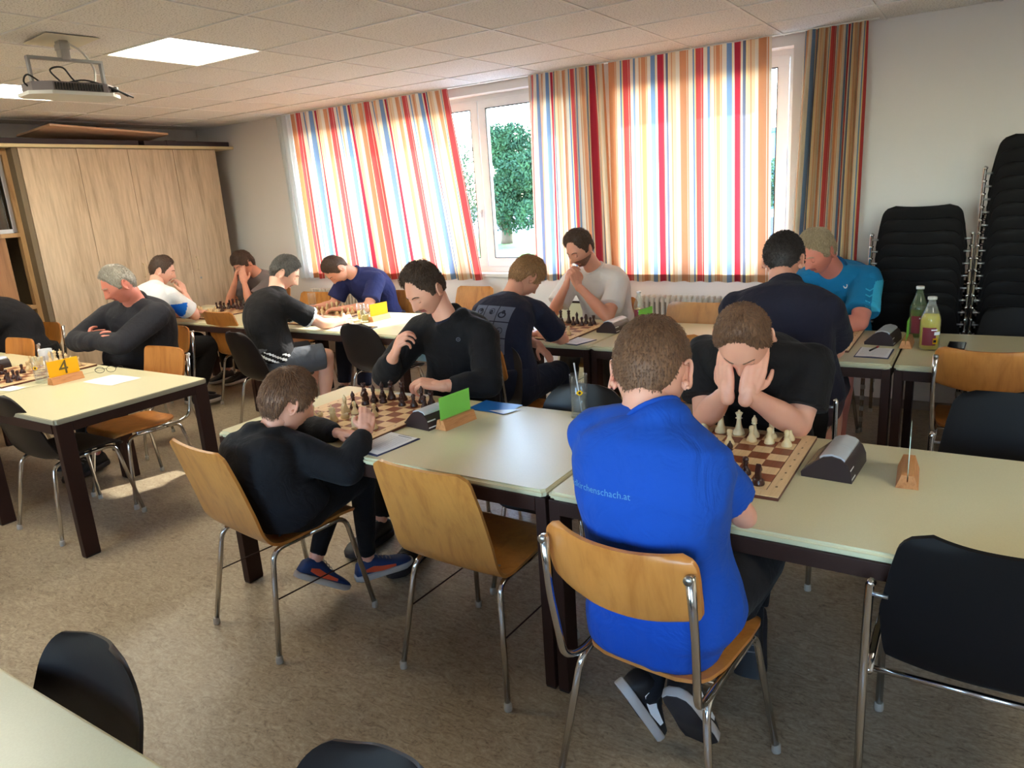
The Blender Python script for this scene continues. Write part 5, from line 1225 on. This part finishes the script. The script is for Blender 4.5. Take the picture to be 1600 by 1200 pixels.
    for k in (1, -1):
        if le < .5:
            p2 = hips[k]+(kn[k]-hips[k])*(.55+le); limb(mb, [hips[k], hips[k]*.5+p2*.5, p2], [.092*s*bulk+o2, .088*s+o2*1.5, .074*s+o2*2], (True, False))
        else:
            limb(mb, [hips[k], hips[k]*.5+kn[k]*.5, kn[k]], [.090*s*bulk+o2, .082*s+o2, .062*s+o2]); p2 = kn[k]+(an[k]-kn[k])*le; lw = B_.get('leg', 1.0)
            limb(mb, [kn[k], kn[k]*.6+an[k]*.4, p2], [.060*s+o2, (.060*s+o2)*lw, (.046*s+o2)*lw], (True, False))
    v, f = vremesh(mb, .0115, 4); v = wrinkle(v, f, .004, S.get('seed', 1)+50, 15); part(B_.get('name', 'trousers'), v, f, M[B_['mat']])
    if S.get('sock'):
        for k in (1, -1):
            mb = MB(); limb(mb, [an[k]-(kn[k]-an[k])*.05, an[k]+(kn[k]-an[k])*S.get('sockh', .2)], [.041*s, .043*s], (True, False)); SHIRT['sock', k] = (np.array(mb.V), mb.F, part('sock', mb.V, mb.F, M[S['sock']]), base)
    if S.get('shoe'):
        for k in (1, -1):
            td = S['toR' if k == 1 else 'toL']; so_ = shoe_mesh(body, an[k], td[0], td[1], M[S['shoe'][0]], S.get('shs', 1.0)*s, S['shoe'][1], S['shoe'][2] if len(S['shoe']) > 2 else None)
            for o_ in [so_]+[c_ for c_ in bpy.data.objects if c_.parent == so_]:
                o_.data.transform(Matrix.Translation(-base))
    return body, sh_ob
M['eye_white'] = mat('eye_white', c3(225, 215, 208), .3); M['iris'] = mat('iris', c3(60, 44, 36), .2); M['lash'] = mat('lash', c3(44, 30, 26), .6)
for k, c_ in {'skin_a': (226, 164, 138), 'skin_b': (214, 150, 124), 'skin_red': (224, 138, 118), 'skin_pale': (232, 178, 154)}.items(): M[k] = skinmat(k, c_)
for k, a, b in (('hair_brown', (56, 40, 32), (92, 68, 52)), ('hair_dark', (30, 24, 24), (58, 46, 42)), ('hair_mid', (76, 48, 34), (136, 96, 66)), ('hair_sandy', (112, 78, 50), (186, 136, 88)), ('hair_blond_grey', (150, 128, 100), (206, 186, 150)), ('hair_grey', (128, 120, 108), (190, 182, 168)), ('hair_dark_grey', (46, 42, 40), (112, 106, 100)), ('stubble', (96, 66, 52), (150, 108, 88))): M[k] = hairmat(k, a, b)
for k, c_ in {'blue_tee': (18, 72, 168), 'black_tee': (22, 19, 20), 'black_hoodie': (21, 18, 20), 'black_hoodie_kid': (21, 19, 22), 'navy_tee': (28, 30, 48), 'white_tee': (216, 206, 200), 'dark_navy_tee': (30, 28, 42), 'turquoise': (22, 118, 168), 'turquoise_dark': (24, 84, 130), 'cyan_panel': (60, 176, 214), 'navy_polo': (40, 46, 92), 'white_shirt': (226, 226, 222), 'royal': (24, 110, 210), 'grey_tee': (112, 104, 104), 'charcoal_shirt': (42, 41, 46), 'black_trousers': (21, 18, 19), 'grey_shorts': (84, 86, 92), 'khaki': (84, 76, 68), 'dark_jeans': (30, 34, 50), 'maroon_shorts': (64, 50, 56), 'white_trim': (225, 225, 225), 'print_grey': (92, 98, 118), 'sock_black': (24, 24, 28)}.items(): M[k] = cloth(k, c_)
M['shoe_black'] = mat('shoe_black', c3(24, 22, 24), .6); M['shoe_blue'] = mat('shoe_navy', c3(26, 56, 104), .6); M['shoe_grey'] = mat('shoe_grey', c3(70, 70, 74), .6); M['shoe_orange'] = mat('shoe_orange', c3(226, 88, 50), .6)
V3 = Vector
flat = ((0, 1, 0), (0, 0, 1))
UPZ = (0, 0, 1)
# --- the boy in blue, back to the camera
b_, sh1 = person('boy in a royal blue tee seen from behind, leaning on the front table', dict(
 pelvis=(3.12, -1.575, .56), neck=(3.13, -1.645, 1.12), head=(3.087, -1.56, 1.205), yaw=-.02, hrot=(.12, .50, -.05), s=1.02, arm=.88, hs=1.17, hump=.055, arch=.02,
 shR=(3.218, -1.63, 1.025), shL=(2.965, -1.65, 1.05), elR=(3.30, -1.44, .795), wrR=(3.16, -1.25, .785), elL=(2.90, -1.43, .795), wrL=(3.02, -1.27, .785),
 hR=((-1, .1, 0), (0, 0, -1), .35, .4), hL=((1, .15, 0), (0, 0, -1), .35, .4), knR=(3.31, -1.26, .60), knL=(3.03, -1.20, .56), anR=(3.165, -1.52, .29), anL=(3.065, -1.55, .27), nk=.94, sock='sock_black', sockh=.22,
 toR=((.16, .50, -.85), (-.1, .8, .5)), toL=((.12, .5, -.85), (0.55, .7, .45)), shs=1.0, shoe=('shoe_black', 'white_sole', 'white'), skin='skin_a', hair='hair_mid', seed=3,
 hs_=('short', .018, .007, .016, 3, 0, 3600, .0016, .15), top=dict(name='tshirt', mat='blue_tee', sleeve=.66, off=.017, loose=.03, low=.0, wr=.0085, wf=11, neck=.34, collar='tee', tail=((-.02, -.02, .452), .20, .155)), bot=dict(mat='black_trousers', len=.9), vox=.010, hvox=.004))
# --- man with his face in his hands
person('man in a black tee holding his face in both hands', dict(
 pelvis=(3.02, -.20, .56), neck=(3.08, -.60, 1.055), head=(3.115, -.79, 1.145), yaw=PI, hrot=(PI+.05, .95, .0), s=1.06, hs=1.12, hump=.10, bulk=1.05, arm=1.12,
 shR=(2.88, -.47, 1.0), shL=(3.28, -.47, .99), elR=(2.925, -.615, .79), wrR=(3.075, -.845, .965), elL=(3.265, -.60, .79), wrL=(3.145, -.845, .965),
 hR=((-.20, .30, .9), (.5, .75, .0), .25, .1), hL=((.20, .30, .9), (-.5, .75, 0), .25, .1), knR=(2.92, -.66, .56), knL=(3.14, -.66, .56), anR=(2.95, -.80, .14), anL=(3.19, -.92, .16),
 toR=((0, -1, 0), UPZ), toL=((.1, -.6, -.5), (0, -.6, .8)), shoe=('shoe_black', 'dark_sole'), sock='sock_black', skin='skin_a', hair='hair_mid', seed=5,
 hs_=('high', .014, .008, .014, 5, 0, 3000, .0016, .2), top=dict(name='tshirt', mat='black_tee', sleeve=.72, off=.016, loose=.03), bot=dict(mat='black_trousers'), vox=.010))
# --- the boy in the black hoodie
person('boy in a black hoodie moving a white piece, seen in profile', dict(
 pelvis=(1.54, -1.50, .54), neck=(1.51, -1.54, .835), head=(1.548, -1.46, .948), yaw=-.12, hrot=(-.32, .38, .0), s=.86, hs=1.05, hump=.07, arch=.05,
 shR=(1.645, -1.52, .775), shL=(1.39, -1.50, .785), elR=(1.81, -1.45, .70), wrR=(1.775, -1.29, .80), elL=(1.45, -1.30, .77), wrL=(1.64, -1.31, .785),
 hR=((-.25, .45, .55), (-.7, .4, -.45), .62, .7, .86), hL=((.8, .25, -.05), (0, -.1, -1), .25, .3, .86), knR=(1.63, -1.20, .56), knL=(1.49, -1.18, .56), anR=(1.60, -1.20, .15), anL=(1.47, -1.38, .20),
 toR=((.45, .9, .02), UPZ), toL=((.30, .75, -.55), (.1, .5, .8)), shs=1.05, shoe=('shoe_blue', 'white_sole', 'shoe_orange'), skin='skin_a', hair='hair_mid', seed=7,
 hs_=('long', .018, .014, .034, 7, 0, 3400, .0018, .12, 1), top=dict(name='hoodie', mat='black_hoodie_kid', sleeve=1, off=.024, loose=.03, hood=1, cuff=.96), bot=dict(mat='black_trousers', leg=.85, off=.006), vox=.009, hvox=.0038))
# --- young man in the black hoodie opposite
_, sh4 = person('young man in a black hoodie looking down, one hand raised to his chest', dict(
 pelvis=(1.44, -.20, .56), neck=(1.50, -.36, 1.08), head=(1.455, -.45, 1.235), yaw=PI-.1, hrot=(PI+.0-.22, .52, .04), s=1.06, hs=1.08, hump=.06,
 shR=(1.31, -.34, 1.00), shL=(1.68, -.30, .98), elR=(1.19, -.52, .80), wrR=(1.35, -.61, .935), elL=(1.80, -.46, .785), wrL=(1.66, -.66, .815),
 hR=((.55, -.1, .8), (.55, .6, -.1), .75, .6), hL=((-.55, -.3, .15), (-.1, .2, -.9), .7, .4), knR=(1.34, -.66, .56), knL=(1.58, -.66, .56), anR=(1.30, -.80, .10), anL=(1.60, -.86, .10),
 toR=((0, -1, 0), UPZ), toL=((.1, -1, 0), UPZ), shoe=('shoe_black', 'dark_sole'), skin='skin_a', hair='hair_brown', seed=9, nk=.95,
 hs_=('high', .026, .010, .020, 9, .35, 3400, .0020, .5), top=dict(name='hoodie', mat='black_hoodie', sleeve=1, off=.022, loose=.02, hood=1, cuff=.80, neck=-.05, inner='navy_tee'), bot=dict(mat='black_trousers'), vox=.010, hvox=.004))
# --- youth in the printed navy tee
_, sh5 = person('youth in a navy tee with a grey picture grid printed on the back', dict(
 pelvis=(1.45, .22, .56), neck=(1.36, .46, 1.045), head=(1.415, .58, 1.165), yaw=.05, hrot=(-.35, .72, .1), s=1.02, hs=1.08, hump=.10, arch=.03,
 shR=(1.545, .47, .97), shL=(1.20, .40, .97), elR=(1.61, .66, .765), wrR=(1.38, .76, .775), elL=(1.25, .68, .77), wrL=(1.46, .62, .73),
 hR=((-1, .2, 0), (0, 0, -1), .3, .3), hL=((.75, -.25, -.5), (-.4, 0, -.8), .3, .3), knR=(1.57, .66, .56), knL=(1.36, .66, .56), anR=(1.56, .74, .10), anL=(1.36, .62, .10),
 toR=flat, toL=flat, shoe=('shoe_black', 'white_sole'), skin='skin_b', hair='hair_sandy', seed=11, hs_=('long', .020, .013, .030, 11, 0, 2600, .0020, .15),
 top=dict(name='tshirt', mat='navy_tee', sleeve=.72, off=.015, loose=.03), bot=dict(mat='dark_jeans')))
# --- young man in the white tee
person('young man in a white tee with folded hands at his mouth', dict(
 pelvis=(1.44, 1.74, .56), neck=(1.405, 1.555, 1.09), head=(1.35, 1.44, 1.25), yaw=PI-.05, hrot=(PI-.30, .45, .0), s=1.06, hs=1.08, hump=.05,
 shR=(1.21, 1.56, 1.01), shL=(1.58, 1.58, 1.00), elR=(1.13, 1.38, .785), wrR=(1.285, 1.33, 1.01), elL=(1.60, 1.34, .785), wrL=(1.385, 1.32, 1.01),
 hR=((.22, .02, .7), (.6, .5, 0), .7, .4), hL=((-.22, .02, .7), (-.6, .4, 0), .8, .4), knR=(1.33, 1.28, .56), knL=(1.66, 1.26, .56), anR=(1.30, 1.18, .10), anL=(1.66, 1.22, .10),
 toR=((0, -1, 0), UPZ), toL=((0, -1, 0), UPZ), shoe=('shoe_grey', 'white_sole'), skin='skin_b', hair='hair_brown', beard='stubble', seed=13,
 hs_=('high', .028, .010, .018, 13, 0, 2600, .0020, .5), top=dict(name='tshirt', mat='white_tee', sleeve=.70, off=.016, loose=.025, collar='tee'), bot=dict(mat='khaki')))
# --- man with the dark navy back
person('man in a dark navy tee seen from behind at the back right table', dict(
 pelvis=(3.02, .47, .57), neck=(2.955, .54, 1.13), head=(2.915, .67, 1.245), yaw=0, hrot=(.05, .40, .0), s=1.10, hs=1.12, hump=.09, bulk=1.15, arm=1.15,
 shR=(3.16, .46, 1.03), shL=(2.74, .46, 1.03), elR=(3.18, .70, .79), wrR=(3.0, .85, .80), elL=(2.70, .72, .79), wrL=(2.86, .88, .80),
 hR=((-1, .3, 0), (0, 0, -1), .3, .3), hL=((1, .3, 0), (0, 0, -1), .3, .3), knR=(3.14, .86, .56), knL=(2.92, .88, .56), anR=(3.20, .62, .16), anL=(2.95, .75, .10),
 toR=((.3, .5, -.75), (0.1, .8, .6)), toL=flat, shoe=('shoe_black', 'dark_sole'), skin='skin_a', hair='hair_dark', seed=15, nk=1.1,
 hs_=('short', .020, .012, .014, 15, .8, 3200, .0024, .5), top=dict(name='tshirt', mat='dark_navy_tee', sleeve=.72, off=.016, loose=.025, collar='tee'), bot=dict(mat='maroon_shorts', len=.40)))
# --- man in the turquoise polo
_, sh8 = person('fair haired man in a turquoise polo leaning on the back right table', dict(
 pelvis=(2.99, 1.84, .57), neck=(3.00, 1.60, 1.08), head=(2.945, 1.42, 1.215), yaw=PI, hrot=(PI-.55, .50, .0), s=1.10, hs=1.12, hump=.08, bulk=1.12, arm=1.15,
 shR=(2.80, 1.58, 1.0), shL=(3.20, 1.62, 1.02), elR=(2.74, 1.34, .79), wrR=(2.92, 1.26, .80), elL=(3.20, 1.40, .80), wrL=(3.02, 1.27, .80),
 hR=((1, -.2, .1), (0, 0, -1), .4, .4), hL=((-1, -.1, .1), (0, 0, -1), .4, .4), knR=(2.9, 1.38, .56), knL=(3.13, 1.38, .56), anR=(2.9, 1.30, .10), anL=(3.13, 1.30, .10),
 toR=((0, -1, 0), UPZ), toL=((0, -1, 0), UPZ), shoe=('shoe_grey', 'white_sole'), skin='skin_red', hair='hair_blond_grey', seed=17, nk=1.1,
 hs_=('short', .020, .012, .022, 17, 0, 2600, .0022, .2), top=dict(name='polo_shirt', mat='turquoise', panels=[(lambda c: (c[:, 0] > 3.255) & (c[:, 2] > .86) & (c[:, 2] < 1.03), 'cyan_panel')], sleeve=.75, off=.018, loose=.02, collar='polo', cmat='turquoise_dark'), bot=dict(mat='maroon_shorts', len=.40)))
# --- man in grey shorts, writing
_, sh9 = person('man in a black and white tee and grey shorts writing at the sunlit table', dict(
 pelvis=(-.68, .275, .56), neck=(-.70, .42, 1.06), head=(-.705, .53, 1.19), yaw=-.35, hrot=(-.75, .55, .0), s=1.04, hs=1.10, hump=.08,
 shR=(-.555, .36, .98), shL=(-.87, .46, .98), elR=(-.46, .62, .79), wrR=(-.44, .80, .78), elL=(-.80, .76, .785), wrL=(-.60, .88, .775),
 hR=((.05, 1, .0), (-.9, 0, -.3), .8, .8), hL=((1, .3, 0), (0, 0, -1), .3, .3), knR=(-.40, .56, .56), knL=(-.62, .62, .56), anR=(-.50, .56, .12), anL=(-.7, .60, .10),
 toR=flat, toL=flat, shoe=('shoe_grey', 'white_sole'), skin='skin_pale', hair='hair_dark_grey', seed=19,
 hs_=('short', .018, .010, .022, 19, 0, 2600, .0020, .2), top=dict(name='tshirt', mat='black_tee', sleeve=.68, off=.016, loose=.03, trim='white_trim', panels=[(lambda c: (c[:, 2] < .69-.25*(c[:, 0]+.68)) & (np.sin((c[:, 2]+.45*c[:, 1]+.3*c[:, 0])*150) > .35) & (c[:, 0] > -.75), 'white_trim')]), bot=dict(name='shorts', mat='grey_shorts', len=.40)))
# --- man in the navy polo, bent over
person('man in a navy polo bent low over the sunlit board, writing', dict(
 pelvis=(-.80, 1.72, .56), neck=(-.88, 1.45, 1.06), head=(-.945, 1.30, 1.125), yaw=PI, hrot=(PI-.45, 1.0, .0), s=1.06, hs=1.08, hump=.10,
 shR=(-1.03, 1.47, 1.0), shL=(-.70, 1.52, 1.0), elR=(-1.10, 1.36, .80), wrR=(-1.17, 1.20, .80), elL=(-.66, 1.34, .795), wrL=(-.84, 1.20, .80),
 hR=((-.3, -.9, .1), (.5, 0, -.8), .7, .7), hL=((-1, -.2, 0), (0, 0, -1), .3, .3), knR=(-.92, 1.26, .56), knL=(-.68, 1.26, .56), anR=(-.92, 1.2, .10), anL=(-.68, 1.2, .10),
 toR=((0, -1, 0), UPZ), toL=((0, -1, 0), UPZ), shoe=('shoe_grey', 'white_sole'), skin='skin_a', hair='hair_brown', seed=21,
 hs_=('short', .014, .007, .012, 21, 0, 2200, .0020, .2), top=dict(name='polo_shirt', mat='navy_polo', sleeve=.75, off=.015, loose=.02, collar='polo'), bot=dict(mat='dark_jeans')))
# --- man in the white and blue shirt
_, sh11 = person('young man in a white shirt with blue side panel, hand at his chin', dict(
 pelvis=(-2.10, .22, .56), neck=(-2.32, .47, 1.07), head=(-2.355, .58, 1.20), yaw=.0, hrot=(-.65, .32, .0), s=1.06, hs=1.06, hump=.07,
 shR=(-2.13, .46, 1.0), shL=(-2.50, .46, 1.0), elR=(-2.11, .66, .79), wrR=(-2.27, .70, .98), elL=(-2.48, .74, .785), wrL=(-2.28, .78, .80),
 hR=((-.25, .02, .9), (-.5, -.2, .3), .7, .4), hL=((1, .3, 0), (0, 0, -1), .3, .3), knR=(-1.90, .62, .56), knL=(-2.18, .68, .56), anR=(-1.98, .45, .12), anL=(-2.2, .55, .10),
 toR=flat, toL=flat, shoe=('shoe_black', 'white_sole'), skin='skin_pale', hair='hair_brown', seed=23,
 hs_=('short', .016, .009, .014, 23, 0, 2000, .0022, .25), top=dict(name='shirt', mat='white_shirt', sleeve=.78, off=.017, loose=.03, panels=[(lambda c: (c[:, 0] > -2.20) & (c[:, 2] > .72) & (c[:, 2] < .93) & (c[:, 1] < .50+.3*(c[:, 2]-.72)), 'royal')]), bot=dict(mat='black_trousers')))
# --- youth with his face in his hand
person('youth in a grey tee resting his face in his hand beside the cabinet', dict(
 pelvis=(-2.55, 1.78, .56), neck=(-2.33, 1.58, 1.03), head=(-2.37, 1.46, 1.155), yaw=PI+.05, hrot=(PI-.1, .50, .15), s=1.0, hs=1.04, hump=.07,
 shR=(-2.50, 1.56, .95), shL=(-2.17, 1.58, .95), elR=(-2.56, 1.36, .785), wrR=(-2.42, 1.36, .99), elL=(-2.22, 1.34, .785), wrL=(-2.26, 1.345, .99),
 hR=((.2, .15, 1), (.6, .7, 0), .2, .2), hL=((-.25, .12, 1), (-.5, .7, 0), .2, .2), knR=(-2.62, 1.3, .56), knL=(-2.4, 1.3, .56), anR=(-2.62, 1.25, .10), anL=(-2.4, 1.25, .10),
 toR=((0, -1, 0), UPZ), toL=((0, -1, 0), UPZ), shoe=('shoe_black', 'white_sole'), skin='skin_b', hair='hair_brown', seed=25,
 hs_=('long', .022, .014, .030, 25, .2, 2200, .0024, .25, 1), top=dict(name='tshirt', mat='grey_tee', sleeve=.68, off=.015, loose=.03), bot=dict(mat='black_trousers')))
# --- grey haired man with folded arms
person('stout grey haired man in a charcoal shirt with folded arms', dict(
 pelvis=(-1.38, -.28, .57), neck=(-1.27, -.36, 1.10), head=(-1.225, -.47, 1.235), yaw=PI-.12, hrot=(PI-.30, .42, .0), s=1.10, hs=1.12, hump=.03, bulk=1.25, belly=.10, arm=1.15,
 shR=(-1.53, -.40, 1.0), shL=(-1.07, -.33, 1.01), elR=(-1.55, -.66, .86), wrR=(-1.22, -.70, .88), elL=(-1.05, -.64, .86), wrL=(-1.36, -.68, .895),
 hR=((1, .05, .1), (0, .9, -.2), .35, .3), hL=((-.7, .75, -.05), (.4, .9, 0), .5, .3), knR=(-1.5, -.74, .58), knL=(-1.2, -.74, .58), anR=(-1.52, -.75, .10), anL=(-1.25, -.86, .12),
 toR=((0, -1, 0), UPZ), toL=((.1, -1, -.1), UPZ), shoe=('shoe_black', 'dark_sole'), skin='skin_red', hair='hair_grey', seed=27, nk=1.1,
 hs_=('short', .014, .010, .014, 27, 0, 2400, .0022, .2), top=dict(name='shirt', mat='charcoal_shirt', sleeve=1, off=.018, loose=.02, cuff=1.0, collar='polo'), bot=dict(mat='black_trousers')))
# --- person cut by the left edge
person('person in black leaning forward, cut by the left picture edge', dict(
 pelvis=(-2.80, -.40, .57), neck=(-3.02, -.72, 1.04), head=(-3.05, -.90, 1.12), yaw=PI-.2, hrot=(PI-.1, .7, .0), s=1.12, hs=1.1, hump=.14, bulk=1.25, arm=1.15,
 shR=(-3.25, -.66, .98), shL=(-2.85, -.64, .98), elR=(-3.35, -.95, .80), wrR=(-3.1, -1.1, .80), elL=(-2.80, -.92, .80), wrL=(-3.0, -1.08, .80),
 hR=((1, -.2, 0), (0, 0, -1), .3, .3), hL=((-1, -.2, 0), (0, 0, -1), .3, .3), knR=(-2.95, -.85, .58), knL=(-2.68, -.85, .58), anR=(-2.95, -.95, .10), anL=(-2.7, -.95, .10),
 toR=((0, -1, 0), UPZ), toL=((0, -1, 0), UPZ), shoe=('shoe_black', 'dark_sole'), skin='skin_a', hair='hair_dark', seed=29,
 hs_=('short', .016, .010, .016, 29, 0, 900, .0024, .2), top=dict(name='shirt', mat='black_hoodie', sleeve=1, off=.022, loose=.03), bot=dict(mat='black_trousers')))

# ---------------------------------------------------------------- prints on the clothes
W_ = 'boy in a royal blue tee seen from behind, leaning on the front table'
v_, f_ = text2('feldkirchenschach.at', .0245); decal(W_, 'back_lettering', [(x_*1.0, y_) for x_, y_ in v_], f_, (3.038, -1.75, .958), (0, 1, -.12), (-.02, .12, 1), mat('faded_print', c3(84, 142, 190), .8))
W_ = 'youth in a navy tee with a grey picture grid printed on the back'
c_ = Vector((1.405, .3, .885)); dr = (.10, 1, -.25); up_ = (.03, .25, 1)
for j in range(3):
    for i in range(3):
        x0, y0 = -.118+i*.080, -.138+j*.094; v_, f_ = grid2(x0, x0+.075, y0, y0+.088, 7)
        p_ = decal(W_, 'printed_panel', v_, f_, c_, dr, up_, M['print_grey'])
        rnd = random.Random(i*3+j); 
        for q in range(2):
            v_, f_ = disc2(x0+.0375+rnd.uniform(-.012, .012), y0+.044+rnd.uniform(-.012, .012), .002+.012*q, .009+.013*q*rnd.uniform(.6, 1), 14, rnd.uniform(.7, 1.5)); decal(W_, 'printed_figure', v_, f_, c_, dr, up_, M['navy_tee'], .0030)
v_, f_ = grid2(-.118, .12, -.176, -.158, 12); decal(W_, 'printed_caption', v_, f_[::2], c_, dr, up_, mat('dim_print', c3(52, 56, 76), .8))
W_ = 'young man in a black hoodie looking down, one hand raised to his chest'
v_, f_ = disc2(0, 0, .0075, .0105, 20); decal(W_, 'chest_emblem', v_, f_, (1.60, -.5, .985), (0, 1, 0), (0, 0, 1), mat('grey_emblem', c3(90, 92, 100), .7))
v_, f_ = disc2(0, 0, .002, .0045, 10, .6); decal(W_, 'chest_emblem', v_, f_, (1.60, -.5, .985), (0, 1, 0), (0, 0, 1), MATS['grey_emblem'])
W_ = 'fair haired man in a turquoise polo leaning on the back right table'
v_, f_ = disc2(0, .012, .007, .013, 16, 1.3); decal(W_, 'chest_emblem', v_, f_[8:]+f_[:2], (3.09, 1.4, .985), (0, 1, 0), (0, 0, 1), M['white_trim'])
for k in range(4): decal(W_, 'sleeve_chevron', [(-.022, .0), (0, -.012), (.022, 0), (.022, .007), (0, -.005), (-.022, .007)], [(0, 1, 4, 5), (1, 2, 3, 4)], (3.245, 1.4, .90+k*.030), (-.15, 1, 0), (0, 0, 1), M['cyan_panel'])

v_, f_ = text2('NIKE', .024); o_ = Vector((3.066, -1.545, .300))
decal(('sock', -1), 'sock_lettering', v_, f_, o_, (-.1, .9, -.45), (.75, .2, .65), M['white_trim'], .0012)
